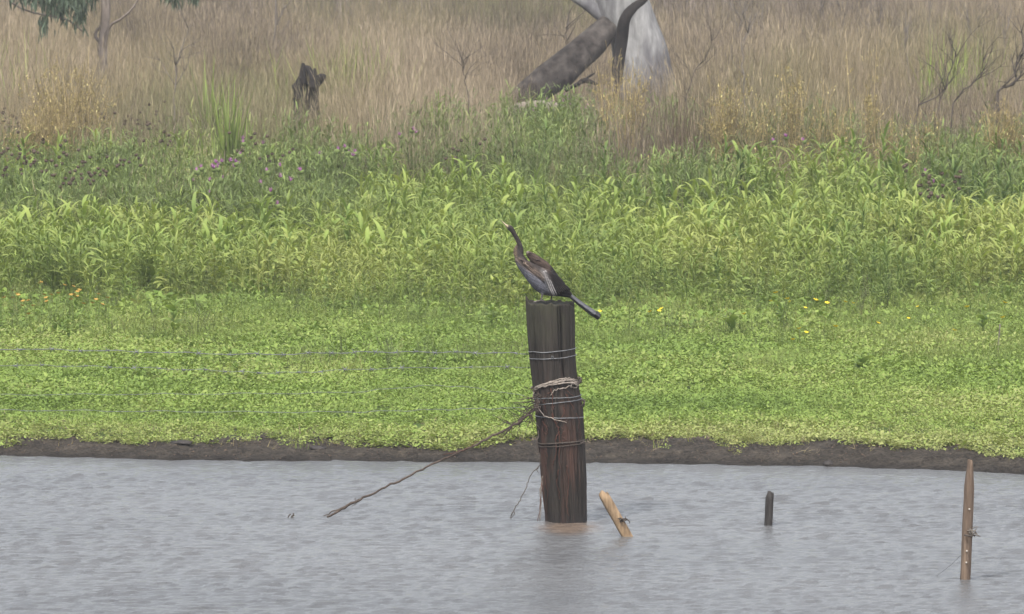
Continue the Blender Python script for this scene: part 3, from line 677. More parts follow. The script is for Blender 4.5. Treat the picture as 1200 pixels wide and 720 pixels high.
stalk(939, 150, 937, 104, 77, 'right one of two pale stalks rising from the purple thistle on the right')
stalk(973, 178, 970, 130, 76, 'bright pale stalk standing out of the leafy weeds on the right')

# green spiky clumps
def clump(name, px, d, topy, n, W, spread, lean, label, mat='lush', tone=.3):
    t = gpt(px, d); H = (F*(CAM_H-t[2])/d-197-topy)*d/F; g = G()
    for k in range(n):
        V, Fq, tt = blade(H*random.uniform(.55, 1.05), W*random.uniform(.7, 1.2), R(90-abs(random.gauss(0, lean))), R(random.uniform(0, 30)), random.uniform(0, 6.3), 4, False, (random.gauss(0, spread), random.gauss(0, spread), 0), prof=.5)
        g.add(V, Fq, np.stack([np.full(len(tt), tone+random.uniform(-.15, .15)), tt, np.full(len(tt), random.random())], 1))
    o = obj(name, g.mesh(name), MAT[mat]); o.location = t; return tag(o, label, 'grass clump', kind='stuff' if n > 80 else None)
clump('spiky_grass', 268, 69, 88, 60, .035, .05, 5, 'tall dark green spiky grass clump left of the stump', tone=.35)
clump('spiky_grass', 284, 69, 122, 24, .03, .03, 20, 'short green spiky grass leaning right beside the tall spiky clump', tone=.15)
clump('spiky_grass', 247, 69, 140, 30, .035, .04, 8, 'pale green grass clump left of the tall spiky clump', tone=.35)
clump('reed_clump', 462, 74, 108, 40, .02, .12, 10, 'dark green reedy clump in the dry grass between stump and fallen trunk', 'thistle', .3)
clump('reed_clump', 505, 74, 105, 36, .02, .12, 9, 'brighter green reedy clump left of the fallen trunk', 'thin', .2)
clump('reed_clump', 915, 78, 122, 50, .025, .14, 10, 'dark green clump behind the purple thistle on the right', 'thistle', .15)
clump('reed_clump', 962, 78, 130, 40, .025, .10, 10, 'dark green clump behind the bright pale stalk on the right', 'thistle', .15)
clump('reed_clump', 1100, 77, 132, 90, .012, .35, 14, 'soft feathery green patch below the bare sapling at the right', 'thin', .25)
clump('brown_reeds', 797, 71.2, 92, 170, .011, .16, 8, 'brown reedy grass clump at the right foot of the dead tree', 'brown', .9)
clump('brown_reeds', 760, 71.4, 104, 260, .009, .24, 10, 'dark brown grass in front of the dead tree trunk', 'brownstem', .8)
clump('white_tipped_grass', 806, 72, 158, 12, .02, .03, 8, 'green grass with a pale seed spike right of the dead tree', tone=.9)
clump('white_tipped_grass', 543, 72, 140, 12, .02, .03, 8, 'green grass with a pale upright spike left of the fallen trunk', tone=.9)
clump('green_shrub', 1115, 84, 25, 110, .02, .22, 16, 'yellow green bush far behind the bare sapling at the right', 'thin', .5)
clump('green_shrub', 5, 84, 25, 60, .02, .3, 16, 'yellow green bush far behind at the left edge', 'thin', .6)
clump('green_shrub', 248, 76, 55, 30, .03, .05, 12, 'small green bush in the dry grass right of the gum tree', 'thin', .2)
clump('green_shrub', 405, 88, 28, 140, .02, .45, 16, 'yellow green patch of growth in the far dry grass behind the stump', 'thin', .7)

# bare saplings and twigs
def sapling(px, d, pts, label, r0=.02, depth=3, mat='twig', name='bare_sapling', spread=.5):
    """pts: trunk in pixels (px, py); side branches grow off it"""
    if d < 76: r0 *= .62
    base = gpt(px, d); W = [np.array(base)]+[at(a, b, d) for a, b in pts]; tr = spline(W, 16); tr[1:] += rng.normal(0, .012, (15, 3)); g = G()
    V, Fq = tube(tr, np.linspace(r0, r0*.35, 16), 6); g.add(V, Fq)
    def br(p, dr, L, r, lv):
        q = [p]; dd = dr
        for k in range(5): dd = dd+rng.normal(0, .16, 3)+np.array([0, 0, .05]); dd /= np.linalg.norm(dd); q.append(q[-1]+dd*L/5)
        V, Fq = tube(q, np.linspace(r, r*.4, 6), 4); g.add(V, Fq)
        if lv > 0:
            for k in range(3): i = random.randint(1, 4); br(q[i], dd+rng.normal(0, spread, 3), L*.6, r*.55, lv-1)
    for k in range(7):
        i = random.randint(4, 14); v = tr[i+1]-tr[i]; v /= np.linalg.norm(v); v = v+rng.normal(0, spread, 3)*np.array([1, .6, .5])+np.array([0, 0, .25]); v /= np.linalg.norm(v)
        br(tr[i], v, random.uniform(.3, .6), r0*.45, depth-2)
    o = obj(name, g.mesh(name), MAT[mat]); return tag(o, label, 'sapling')
sapling(1060, 73.5, [(1078, 128), (1100, 112), (1112, 92), (1122, 55)], 'dark bare sapling bending right near the right edge', .02)
sapling(1112, 73.5, [(1118, 125), (1140, 100), (1152, 82), (1156, 65)], 'low dark bare sapling leaning right beside the bending one', .02)
sapling(1168, 73.5, [(1170, 112), (1188, 98), (1190, 80), (1200, 62)], 'thick dark crooked stem at the right edge', .035)
sapling(1092, 73.5, [(1098, 130), (1110, 100), (1115, 70), (1118, 40)], 'thin dark upright twig between the two bare saplings', .012)
sapling(1068, 88, [(1066, 100), (1062, 60), (1066, 20)], 'faint upright stem left of the bare saplings', .018, mat='greytwig')
sapling(872, 74, [(872, 110), (870, 60), (880, 20)], 'grey bare twigs standing behind the golden shrubs', .016, mat='greytwig')
sapling(812, 74, [(805, 130), (812, 90), (830, 60), (836, 35)], 'dark leaning twig at the right side of the dead tree', .014)
sapling(552, 74, [(548, 110), (543, 85), (545, 65)], 'thin dark broken stem left of the fallen trunk', .014)
sapling(322, 100, [(322, 80), (323, 40), (326, -20), (328, -60)], 'thin dark upright sapling above the stump', .026, mat='greytwig')
sapling(205, 74, [(205, 100), (212, 60), (222, 30)], 'faint dark leaning stem right of the gum tree', .02, mat='greytwig')
sapling(665, 92, [(663, 60), (663, 44), (663, 30)], 'short dark stick standing behind the fallen trunk', .02, 2)
for k, (px, ty) in enumerate([(845, 40), (862, 10), (900, 15), (990, 12), (1010, 30), (1140, 10), (1030, -10), (1180, 20), (960, 5), (1090, -5)]):
    sapling(px+random.uniform(-12, 12), random.uniform(92, 104), [(px, ty+70), (px+random.uniform(-8, 8), ty+35), (px+random.uniform(-12, 12), ty)], 'faint grey bare bush in the far scrub on the right', .014, 4, 'greytwig', 'bare_bush', .35)['group'] = 'bare bushes in the far scrub'

# far scrub beyond the dry grass: a mass
x, y = field(112, 175, .9, 1.2, 3)
SCR = []
for k in range(6):
    g = G()
    for q in range(60):
        V, Fq, tt = blade(random.uniform(.5, 1.7), .02, R(90-abs(random.gauss(0, 20))), R(random.uniform(-10, 30)), random.uniform(0, 6.3), 3, False, (random.gauss(0, .4), random.gauss(0, .4), 0), prof=1); g.add(V, Fq, np.stack([np.full(len(tt), random.random()), tt, np.full(len(tt), random.random()*.8)], 1))
    SCR.append(T_(g))
MAT['scrub'] = LG('scrub_twigs', [(0, (.13, .12, .07)), (.4, (.19, .155, .125)), (1, (.24, .2, .18))], None, 0, .1, .85, .1)
g = scatter(SCR, x, y, gz(x, y), rng.uniform(.8, 1.3, len(x)), np.clip(.5+(fbm(x*.1, y*.08, 90, 3)-.5)*2, 0, 1), .06)
tag(obj('scrub', g.mesh('scrub'), MAT['scrub']), 'grey brown twiggy scrub at the far end of the field', 'scrub', kind='stuff')

# ---------------------------------------------------------------- dead tree
def bark(m, col):
    n = m.noise(2.2, 5, m.coord(1, 1, .35)); return m.mix(m.ramp(n, [(.46, (0, 0, 0)), (.60, (.85, .85, .85))]), col, (.085, .08, .088))
MAT['deadwood'] = wood_mat('weathered_pale_wood', (.10, .097, .097), (.22, .217, .217), (.33, .325, .32), (6, 6, 1.2), .85, .5, .03, bark)
MAT['logwood'] = wood_mat('dark_mottled_log', (.006, .0045, .004), (.019, .014, .0115), (.092, .08, .072), (2.6, 2.6, 2.2), .9, .7, .04)
MAT['darkwood'] = wood_mat('charred_branch', (.007, .006, .006), (.016, .013, .012), (.035, .029, .025), (10, 10, 3))
MAT['gumbark'] = wood_mat('gum_bark', (.12, .095, .08), (.2, .165, .14), (.3, .26, .23), (8, 8, 2))
def limb(name, pts, d, mat, parent, org, n=26, seg=20, rough=.08, oval=1.0):
    P = spline([[*at(a, b, d+dd), r*(d+dd)/F] for a, b, r, dd in pts], n); V, Fq = tube(P[:, :3], P[:, 3], seg)
    c = np.repeat(P[:, :3], seg, 0); k = len(c); dv = V[:k]-c; a = np.tile(np.arange(seg), n)
    f = 1+rough*2*(fbm(a*.8+np.abs(a-seg/2)*.1, np.repeat(np.arange(n)*.28, seg), 17, 4)-.5)+rough*.9*np.sin(a*2*PI/seg*3+np.repeat(np.arange(n)*.13, seg))
    V[:k] = c+dv*f[:, None]; V -= org
    return obj(name, fast_mesh(name, V, Fq), mat, parent)
org = np.array(gpt(752, 87)); dt = thing('dead_tree', tuple(org), label='large pale grey dead tree with a dark leaning trunk behind the weeds', cat='dead tree')
limb('trunk', [(770, 150, 46, 0), (763, 125, 38, 0), (757, 100, 34, 0), (751, 65, 32, 0), (742, 32, 29, 0), (732, 5, 30, 0), (724, -30, 27, 0), (722, -90, 24, 0), (728, -160, 20, 0), (724, -230, 12, 0)], 87, MAT['deadwood'], dt, org, 40, 28, .07)
limb('leaning_trunk', [(724, 18, 11, .05), (704, 42, 15, -.25), (680, 64, 17.5, -.5), (655, 84, 19, -.7), (630, 102, 18, -.9), (612, 113, 15, -1.0), (604, 118, 9, -1.1)], 87, MAT['logwood'], dt, org, 30, 20, .12)
limb('branch', [(726, 34, 10, 0), (706, 18, 9, 0), (688, 4, 8, 0), (668, -10, 7, 0), (640, -45, 5.5, 0), (625, -90, 3, 0)], 87, MAT['deadwood'], dt, org, 22, 12, .06)
limb('branch', [(762, -22, 3, -1.2), (757, -2, 3.6, -1.3), (744, 8, 5, -1.3), (733, 22, 6.5, -1.3), (729, 45, 7.5, -1.2), (725, 72, 7, -1.2), (721, 100, 6.5, -1.2), (717, 150, 7, -1.2)], 87, MAT['darkwood'], dt, org, 30, 10, .12)
org = np.array(gpt(680, 84)); t = thing('dead_branch', tuple(org), label='small dark crooked branch lying under the leaning trunk', cat='branch')
limb('stem', [(662, 106, 2, 0), (676, 99, 2.6, 0), (686, 94, 3, 0), (702, 100, 1.6, 0)], 84, MAT['darkwood'], t, org, 12, 8, .2)
limb('fork', [(684, 95, 1.8, 0), (690, 90, 1.4, 0), (697, 86, .9, 0)], 84, MAT['darkwood'], t, org, 8, 6, .2)
org = np.array(gpt(610, 84)); t = thing('fallen_log', tuple(org), label='pale grey log just visible under the low end of the leaning trunk', cat='log')
limb('log', [(596, 131, 6, 0), (612, 126, 7, 0), (640, 125, 7, 0), (660, 128, 5, 0)], 84, MAT['gumbark'], t, org, 12, 10, .1)
org = np.array(gpt(350, 80)); t = thing('fallen_log', tuple(org), label='small pale log half hidden in grass below the dark stump', cat='log')
limb('log', [(338, 153, 5, 0), (348, 149, 6, 0), (362, 148, 6.5, 0), (368, 150, 4, 0)], 80, MAT['deadwood'], t, org, 12, 10, .1)
# stump: jagged broken trunk with a stub to the right
org = np.array(gpt(360, 78)); t = thing('tree_stump', tuple(org), label='dark broken stump standing in the dry grass on the left', cat='stump')
limb('trunk', [(356, 195, 16, 0), (357, 150, 13.5, 0), (358, 125, 12, 0), (358, 112, 11, 0), (360, 98, 10, 0), (360, 86, 7, 0), (361, 77, 2.5, 0)], 78, MAT['darkwood'], t, org, 24, 16, .5)
limb('stub', [(364, 102, 8, -.1), (372, 94, 6, -.1), (378, 91, 4.5, -.1), (382, 91, 2.5, -.1)], 78, MAT['darkwood'], t, org, 10, 10, .25)
limb('splinter', [(366, 104, 5, -.2), (368, 88, 3, -.2), (369, 80, 1, -.2)], 78, MAT['darkwood'], t, org, 10, 8, .2)
limb('splinter', [(350, 118, 6, -.2), (349, 100, 4, -.2), (351, 90, 1.2, -.2)], 78, MAT['darkwood'], t, org, 10, 8, .3)
limb('splinter', [(354, 100, 6, -.1), (355, 84, 4, -.1), (355, 74, 1.5, -.1)], 78, MAT['darkwood'], t, org, 10, 8, .2)

# ---------------------------------------------------------------- gum tree, left (crown mostly above the frame)
GD = 88; org = np.array(gpt(122, GD)); gt = thing('gum_tree', tuple(org), label='slender gum tree with drooping grey green leaves at the top left', cat='tree')
limb('trunk', [(120, 135, 7, 0), (121, 100, 6, 0), (120, 60, 5.5, 0), (123, 30, 5, 0), (124, 0, 5, 0), (118, -60, 4.5, 0), (126, -140, 3.5, 0), (120, -230, 2, 0)], GD, MAT['gumbark'], gt, org, 30, 10, .15)
for pts in ([(121, 62, 3.5, 0), (128, 32, 2, -.1), (142, 22, 1.6, -.2), (155, 10, 1.2, -.3), (166, -8, .8, -.4)],
            [(122, 55, 2.5, 0), (112, 42, 2, .1), (118, 30, 1.2, .1)],
            [(120, -50, 3.5, 0), (90, -60, 2.5, -.3), (60, -40, 2, -.5), (30, -25, 1, -.6)],
            [(122, -40, 3, 0), (150, -60, 2.5, -.2), (190, -50, 2, -.4), (222, -30, 1.2, -.5)],
            [(98, 38, .8, -.5), (80, 24, 1.3, -.5), (55, 18, 1.3, -.5), (30, 12, 1.1, -.5), (12, -4, 1.5, -.5), (40, -45, 2, -.5)],
            [(120, -120, 3, 0), (80, -150, 2, .3), (40, -140, 1, .5)], [(122, -130, 3, 0), (165, -160, 2, .2), (200, -150, 1, .3)]):
    limb('branch', pts, GD, MAT['gumbark'] if len(pts) != 6 else MAT['greytwig'], gt, org, 16, 6, .15)
g = G()
def gumclump(cx, cy, wx, wy, n, dd=-.5):
    for k in range(n):
        px_ = random.gauss(cx, wx*.42); py_ = random.gauss(cy-6, wy*.42)
        p = at(px_, py_, GD+dd+random.gauss(0, .35))-org; L = random.uniform(.10, .19)
        V, Fq, tt = blade(L, L*.19, R(-random.uniform(50, 92)), R(random.uniform(-25, 25)), random.uniform(0, 6.3), 3, False, p, prof=.6, twist=random.uniform(-1, 1))
        g.add(V, Fq, np.stack([np.full(len(tt), random.random()), tt, np.full(len(tt), random.random())], 1))
for a in [(35, -2, 26, 14, 170), (55, 4, 22, 14, 120), (72, 10, 22, 20, 190), (90, 2, 24, 18, 230), (52, 30, 9, 16, 60), (94, 20, 9, 18, 90), (108, -8, 22, 8, 120), (60, -18, 60, 14, 400), (200, -6, 20, 10, 110), (228, -4, 7, 14, 60), (210, -25, 40, 14, 220), (205, 4, 12, 10, 40)]: gumclump(*a)
for k in range(14): gumclump(random.uniform(10, 240), random.uniform(-230, -60), 35, 25, 160, random.uniform(-.8, .8))
obj('crown', g.mesh('crown'), MAT['gum'], gt)['kind'] = 'stuff'

# ---------------------------------------------------------------- big fence post
PY = 40.0; PPM = F/PY
prof = [(352, 617, 673), (380, 618.5, 673.5), (410, 620.5, 674), (440, 623.5, 676.5), (480, 628, 683), (520, 631, 685), (560, 634.5, 686.5), (600, 639, 687), (613, 640, 687.5), (660, 643, 690)]
def moss(m, col):
    tc = m.n('NewGeometry'); sp = m.n('SeparateXYZ'); m.l(tc.outputs['Position'], sp.inputs[0]); z = sp.outputs[2]
    n = m.noise(9, 4, m.coord(1, 1, .5))
    mr = m.n('MapRange'); m.l(z, mr.inputs[0]); mr.inputs[1].default_value = ZT-.33; mr.inputs[2].default_value = ZT+.02
    f = m.math('MULTIPLY', mr.outputs[0], m.ramp(n, [(.38, (0, 0, 0)), (.62, (1, 1, 1))]))
    col = m.mix(m.math('MULTIPLY', f, .8), col, (.045, .046, .026))
    m2 = m.n('MapRange'); m.l(z, m2.inputs[0]); m2.inputs[1].default_value = .10; m2.inputs[2].default_value = .0   # dark wet foot
    col = m.mix(m.math('MULTIPLY', m2.outputs[0], .6), col, (.018, .016, .017))
    n3 = m.noise(5, 4, m.coord(2.2, 2.2, .5)); m3 = m.n('MapRange'); m.l(z, m3.inputs[0]); m3.inputs[1].default_value = ZT-.35; m3.inputs[2].default_value = ZT-.6
    return m.mix(m.math('MULTIPLY', m3.outputs[0], m.ramp(n3, [(.48, (0, 0, 0)), (.66, (.6, .6, .6))])), col, (.075, .038, .028))
ZT = float(at(645, 354, PY)[2])
MAT['post'] = wood_mat('weathered_post_timber', (.008, .007, .006), (.018, .015, .013), (.046, .038, .032), (30, 30, 1.7), .9, .8, .008, moss)
zrow = lambda py: at(0, py, PY)[2]
pz_ = np.array([zrow(p[0]) for p in prof][::-1]); pcx = np.array([(p[1]+p[2])/2 for p in prof][::-1]); pr_ = np.array([(p[2]-p[1])/2 for p in prof][::-1])/PPM
def paxis(z): return np.array([(np.interp(z, pz_, pcx)-600)/PPM*(1), PY, z]), np.interp(z, pz_, pr_)
SEG, RG = 200, 150; th = np.arange(SEG)*2*PI/SEG; zz = np.linspace(zrow(660), ZT, RG)
TH, ZZ = np.meshgrid(th, zz); CX = (np.interp(ZZ, pz_, pcx)-600)/PPM; RR = np.interp(ZZ, pz_, pr_)
cyc = lambda k, sx, sz, sd: fbm((np.cos(TH)*sx+20), np.sin(TH)*sx+ZZ*sz, sd, k)
disp = (cyc(4, 9, .8, 3)-.5)*.16+(cyc(3, 26, 1.6, 7)-.5)*.09+(cyc(3, 2, 2.0, 9)-.5)*.06
for a0, wd, dp, z0, z1, wob in [(-PI/2+.46, .05, .30, ZT-.6, ZT+.1, .03), (-PI/2+.30, .025, .14, ZT-.45, ZT+.1, .02), (-PI/2-.25, .03, .12, -.2, ZT-.5, .04), (-PI/2+.75, .03, .16, .1, .7, .05), (-PI/2-.8, .04, .14, .5, ZT, .05), (-PI/2+.02, .02, .12, 0, .55, .05), (1.2, .05, .25, .3, ZT, .04), (2.4, .04, .2, 0, ZT, .05)]:
    aa = a0+wob*(fbm(ZZ*4, ZZ*0+a0, 5, 3)-.5)*4; dd = (TH-aa+PI) % (2*PI)-PI
    disp -= dp*np.exp(-(dd/wd)**2)*np.clip((ZZ-z0)/.1, 0, 1)*np.clip((z1-ZZ)/.12, 0, 1)
Rr = RR*(1+disp)
top = np.clip((ZZ-(ZT-.22))/.22, 0, 1); jag = (fbm(np.cos(th)*5+9, np.sin(th)*5, 12, 4)-.55)*.05+.045*np.exp(-(((th-PI*1.02+PI) % (2*PI)-PI)/.16)**2)-.04*np.exp(-(((th-(2*PI-.25)+PI) % (2*PI)-PI)/.3)**2)
Zf = ZZ+top**3*jag[None]
# a thin vertical slit at each corner keeps the rim ragged
V = np.stack([CX+Rr*np.cos(TH), PY+Rr*np.sin(TH), Zf], -1).reshape(-1, 3)
i = np.arange(RG-1)[:, None]*SEG; j = np.arange(SEG)[None]; k = (j+1) % SEG
Fq = np.stack([i+j, i+k, i+SEG+k, i+SEG+j], -1).reshape(-1, 4)
VT = [V]; FT = [Fq]; last = (RG-1)*SEG; base = len(V); rimZ = Zf[-1]; rimR = Rr[-1]; cx = CX[-1, 0]
for q, f in enumerate([.93, .8, .6, .4, .2, .03]):
    zc = ZT-.012+(rimZ-ZT+.012)*(f > .9)*.6+.012*(vn(np.cos(th)*f*6, np.sin(th)*f*6, 3)-.5)
    VT.append(np.stack([cx+rimR*f*np.cos(th), PY+rimR*f*np.sin(th), zc], -1)); b = base+q*SEG; jj = np.arange(SEG); kk = (jj+1) % SEG; a_ = last if q == 0 else b-SEG
    FT.append(np.stack([a_+jj, a_+kk, b+kk, b+jj], -1))
post = obj('fence_post', fast_mesh('fence_post', np.concatenate(VT), np.concatenate(FT)), MAT['post'])
tag(post, 'thick dark weathered timber post wrapped in wire and standing in the water under the bird', 'post')
def onpost(px, py, lift=.006):
    """point on the near face of the post seen at a pixel"""
    z = zrow(py); c, r = paxis(z); x = (px-600)/PPM; dx = max(-1, min(1, (x-c[0])/(r+lift))); return np.array([c[0]+dx*(r+lift), PY-(r+lift)*math.sqrt(1-dx*dx), z-(r*math.sqrt(1-dx*dx))*.112])
def ring(pyl, pyr, lift=.006, n=70, turns=1.0, start=PI, drop=0):
    """wire loop round the post; its left and right ends sit at two pixel rows"""
    zl, zr = zrow(pyl), zrow(pyr); P = []
    for a in np.linspace(start, start+2*PI*turns, n):
        f = (math.cos(a)+1)/2; z = zl+(zr-zl)*f; c, r = paxis(z); P.append([c[0]+(r+lift)*math.cos(a), PY+(r+lift)*math.sin(a), z+.012*math.sin(a)*0])
    P = np.array(P); P[:, 2] += (fbm(np.arange(n)*.15, np.zeros(n)+pyl, 4, 3)-.5)*.01-drop*np.linspace(0, 1, n); return P
mw = M('galvanised_wire'); v = mw.coord(); MAT['wire'] = mw.pr(mw.ramp(mw.noise(30, 3, v), [(.35, (.09, .095, .10)), (.6, (.18, .185, .19)), (.75, (.13, .11, .10))]), .5, .5)
mw.p.inputs['Metallic'].default_value = .4
def wire(name, label, rows, ringrows, r=.0017, barbs=True, sag=None, group=None):
    t = thing(name, tuple(at(620, rows[-1][1], PY-.1)), label=label, cat='wire', group=group); o_ = np.array(t.location)
    P = spline([at(a, b, PY+.0*(600-a)/600) for a, b in rows], 90); P[:, 2] += .004*np.sin(np.arange(90)*.9)
    g = G(); V, Fq = tube(P-o_, r, 5); g.add(V, Fq); V, Fq = tube(P-o_+np.stack([np.zeros(90), .004*np.cos(np.arange(90)*1.9), .005*np.sin(np.arange(90)*1.9)], 1), r*.8, 4); g.add(V, Fq)
    obj('strand', g.mesh('strand'), MAT['wire'], t)
    if barbs:
        bm = G(); V, Fq = tube([(-.018, -.008, -.012), (0, .004, 0), (.016, -.006, .014)], .0022, 4); bm.add(V, Fq); V, Fq = tube([(-.012, .006, .018), (0, -.004, 0), (.012, .006, -.018)], .0022, 4); bm.add(V, Fq)
        V, Fq = tube([(-.007, 0, 0), (.007, 0, 0)], .0055, 6); bm.add(V, Fq); bmm = bm.mesh('barb'); bmm.materials.append(MAT['wire'])
        for k in range(3, 88, 3): b = obj('barb', bmm, None, t); b.location = P[k]-o_; b.rotation_euler = (random.uniform(0, 6), 0, 0)
    for rr in ringrows:
        V, Fq = tube(ring(*rr)-o_, .0032, 6); obj('wire_loop', fast_mesh('wire_loop', V, Fq), MAT['wire'], t)
    return t
wire('barbed_wire', 'topmost barbed wire running left from the post just below the bird', [(-500, 400), (-250, 406), (0, 409), (150, 412), (300, 415.5), (420, 413), (520, 413), (620, 414.5)], [(412, 408), (420, 416)])
wire('barbed_wire', 'second wire from the top running left from the post', [(-500, 424), (-200, 427), (0, 428), (120, 430), (240, 434), (330, 437), (450, 432), (622, 430)], [(466, 463)], r=.0011)
wire('fence_wire', 'third wire from the top running left from the post', [(-500, 470), (-200, 466), (0, 463), (200, 462), (400, 460), (520, 452), (626, 466)], [(473, 467)], r=.0009, barbs=False)
wire('fence_wire', 'lowest wire running left from the post just above the mud bank', [(-500, 484), (-200, 483), (0, 481), (200, 482.5), (400, 483), (520, 480), (628, 478)], [(487, 488)], r=.0011, barbs=False)
# small staple above the double loop
st = G(); V, Fq = tube([onpost(646, 416, .004), onpost(646.5, 412, .012), onpost(648, 412, .012), onpost(648, 417, .004)], .003, 5); st.add(V, Fq)
tag(obj('fence_staple', st.mesh('fence_staple'), MAT['wire']), 'small bright staple holding the double wire loop on the post', 'staple')

# vines and roots on the post
mv = wood_mat('pale_dry_vine', (.12, .095, .075), (.24, .20, .165), (.40, .355, .31), (30, 30, 10)); mr_ = wood_mat('red_brown_root', (.04, .017, .013), (.075, .032, .023), (.12, .055, .038), (30, 30, 10))
MAT['branchwood'] = wood_mat('dead_branch_bark', (.022, .016, .013), (.05, .036, .028), (.10, .075, .06), (20, 20, 20)); MAT['palevine'] = mv; MAT['root'] = mr_
vt = thing('dry_vine', tuple(at(650, 450, PY-.16)), label='pale dry vine bundle twisted round the middle of the post', cat='vine'); vo = np.array(vt.location)
def vtube(name, pts, r, mat, parent=vt, o_=vo, n=24, seg=6, world=False, jit=.003):
    W = pts if world else [onpost(*p) for p in pts]; P = spline(W, n); P[1:-1] += rng.normal(0, jit, (n-2, 3)); rr = np.linspace(r, r*.6, n) if np.isscalar(r) else np.interp(np.linspace(0, 1, n), np.linspace(0, 1, len(r)), r)
    V, Fq = tube(P-o_, rr, seg); return obj(name, fast_mesh(name, V, Fq), mat, parent)
for k in range(4):
    o1 = k*1.7; vtube('strand', [(677, 444+o1, .008+.003*k), (666, 439+o1*.9, .014), (655, 439.5+o1, .014), (642, 443+o1*.8, .014), (630, 449+o1*.5, .012), (624.5, 455+k, .008)], .0055 if k % 2 else .004, mv, jit=.002)
vtube('strand', [(625, 457, .012), (626, 466, .013), (632, 476, .014), (640, 483, .014), (652, 486, .013), (664, 490, .009)], .0045, mv)
vtube('strand', [(676, 446, .012), (662, 449, .015), (650, 452, .014), (645, 458, .01)], .004, mv)
vtube('strand', [(678, 443, .012), (679, 448, .012), (676, 451, .015), (668, 449, .014)], .004, MAT['greytwig'])
P = ring(455, 446, .012, 60, .5, 0); V, Fq = tube(P-vo, .008, 6); obj('strand', fast_mesh('strand', V, Fq), MAT['greytwig'], vt)
rt = thing('root_tangle', tuple(at(652, 480, PY-.16)), label='thin red brown roots creeping down the front of the post', cat='roots'); ro = np.array(rt.location)
for pts in ([(646, 450), (648, 462), (648, 475), (650, 488), (655, 500), (656, 515), (655, 530), (657, 545)], [(650, 470), (647, 480), (652, 492), (660, 497)], [(655, 500), (651, 510), (652, 525), (648, 540)],
            [(640, 520), (641, 535), (639, 550), (642, 575), (641, 600)], [(636, 490), (641, 497), (640, 505), (636, 500), (639, 493)], [(664, 540), (666, 560), (664, 585), (667, 600)], [(643, 455), (638, 465), (640, 478)], [(655, 545), (653, 560), (656, 580)]):
    vtube('root', [(a+random.uniform(-.6, .6), b, .004) for a, b in pts], random.uniform(.0022, .0042), mr_, rt, ro, 26, 5)
for k in range(12):
    a0 = random.uniform(628, 672); b0 = random.uniform(440, 500); dx = random.gauss(0, 9); L_ = random.uniform(14, 46)
    vtube('root', [(a0, b0, .005), (a0+dx*.4+random.gauss(0, 3), b0+L_*.35, .006), (a0+dx*.7+random.gauss(0, 4), b0+L_*.7, .005), (a0+dx, b0+L_, .004)], random.uniform(.0018, .0036), random.choice([mr_, MAT['branchwood'], MAT['twig']]), rt, ro, 18, 5)
# a dark band of bark fibre and two knobs at the right edge
kt = thing('bark_strap', tuple(at(683, 518, PY-.1)), label='dark fibre strap round the lower half of the post, loose at the right', cat='strap'); ko = np.array(kt.location)
P = ring(519, 515, .006, 60, 1.0, PI); V, Fq = tube(P-ko, .005, 6); obj('band', fast_mesh('band', V, Fq), MAT['twig'], kt)
P = ring(522, 519, .006, 60, 1.0, PI); V, Fq = tube(P-ko, .0035, 6); obj('band', fast_mesh('band', V, Fq), MAT['twig'], kt)
vtube('loose_end', [onpost(680, 516), at(686, 518, PY-.08), at(687, 523, PY-.1)], .006, MAT['twig'], kt, ko, 8, 6, True)
for (px_, py_) in [(681, 472), (677, 446)]:
    kb = thing('vine_knot', tuple(at(px_, py_, PY-.04)), label='dark vine knot at the right edge of the post %s' % ('beside the wires' if py_ > 460 else 'at the pale bundle'), cat='knot')
    o_ = np.array(kb.location)
    for q in range(4):
        a = random.uniform(0, 6); pts = [o_+np.array([.016*math.cos(a+b)*(1 if b % 2 else .8)+.006, .012*math.sin(b*2), .02*math.sin(a+b)]) for b in np.linspace(0, 5.5, 7)]
        vtube('coil', pts, .006, MAT['twig'], kb, o_, 20, 5, True)
# long dead branch from the post into the water, with side twigs near the post
lb = thing('dead_branch', tuple(at(628, 482, PY-.1)), label='long thin dead branch slanting from the post down to the water on the left', cat='branch'); lo = np.array(lb.location)
def wpt(px_, py_, dd=0): return at(px_, py_, PY+dd)
main = [wpt(632, 470, -.12), wpt(628, 478, -.14), wpt(618, 486, -.16), wpt(605.5, 496, -.22), wpt(584, 508, -.28), wpt(561, 520, -.35), wpt(517, 539.5, -.45), wpt(486, 554.5, -.5), wpt(461, 567, -.55), wpt(438, 578, -.6), wpt(417, 588, -.62), wpt(400, 597, -.64), wpt(383, 606, -.66)]
vtube('stem', main, [.009, .012, .010, .009, .008, .007, .0065, .0075, .0065, .008, .009, .006], MAT['branchwood'], lb, lo, 60, 6, True, .0035)
vtube('twig', [wpt(420, 585, -.62), wpt(408, 592, -.6), wpt(392, 599, -.6), wpt(379, 605, -.6)], [.003, .005, .005, .003], MAT['twig'], lb, lo, 14, 5, True)
vtube('twig', [wpt(416, 584, -.62), wpt(418, 589, -.62), wpt(412, 594, -.62)], .003, MAT['twig'], lb, lo, 8, 4, True)
vtube('twig', [wpt(560, 517, -.35), wpt(545, 527, -.4), wpt(520, 533, -.45)], .003, mr_, lb, lo, 12, 4, True)
for k in range(60):
    a, b = random.choice([(628, 478), (622, 486), (612, 492), (600, 498), (632, 462), (630, 470)]); dx = random.gauss(-12, 11); dy = abs(random.gauss(6, 13)) if random.random() < .75 else -random.uniform(2, 16)
    dpt = -.16+random.gauss(0, .05)
    vtube('twig', [wpt(a, b, dpt), wpt(a+dx*.4+random.gauss(0, 2), b+dy*.4+random.gauss(0, 2), dpt), wpt(a+dx, b+dy, dpt-.05)], random.uniform(.002, .0038), MAT['branchwood' if k % 3 else 'twig'], lb, lo, 9, 4, True)
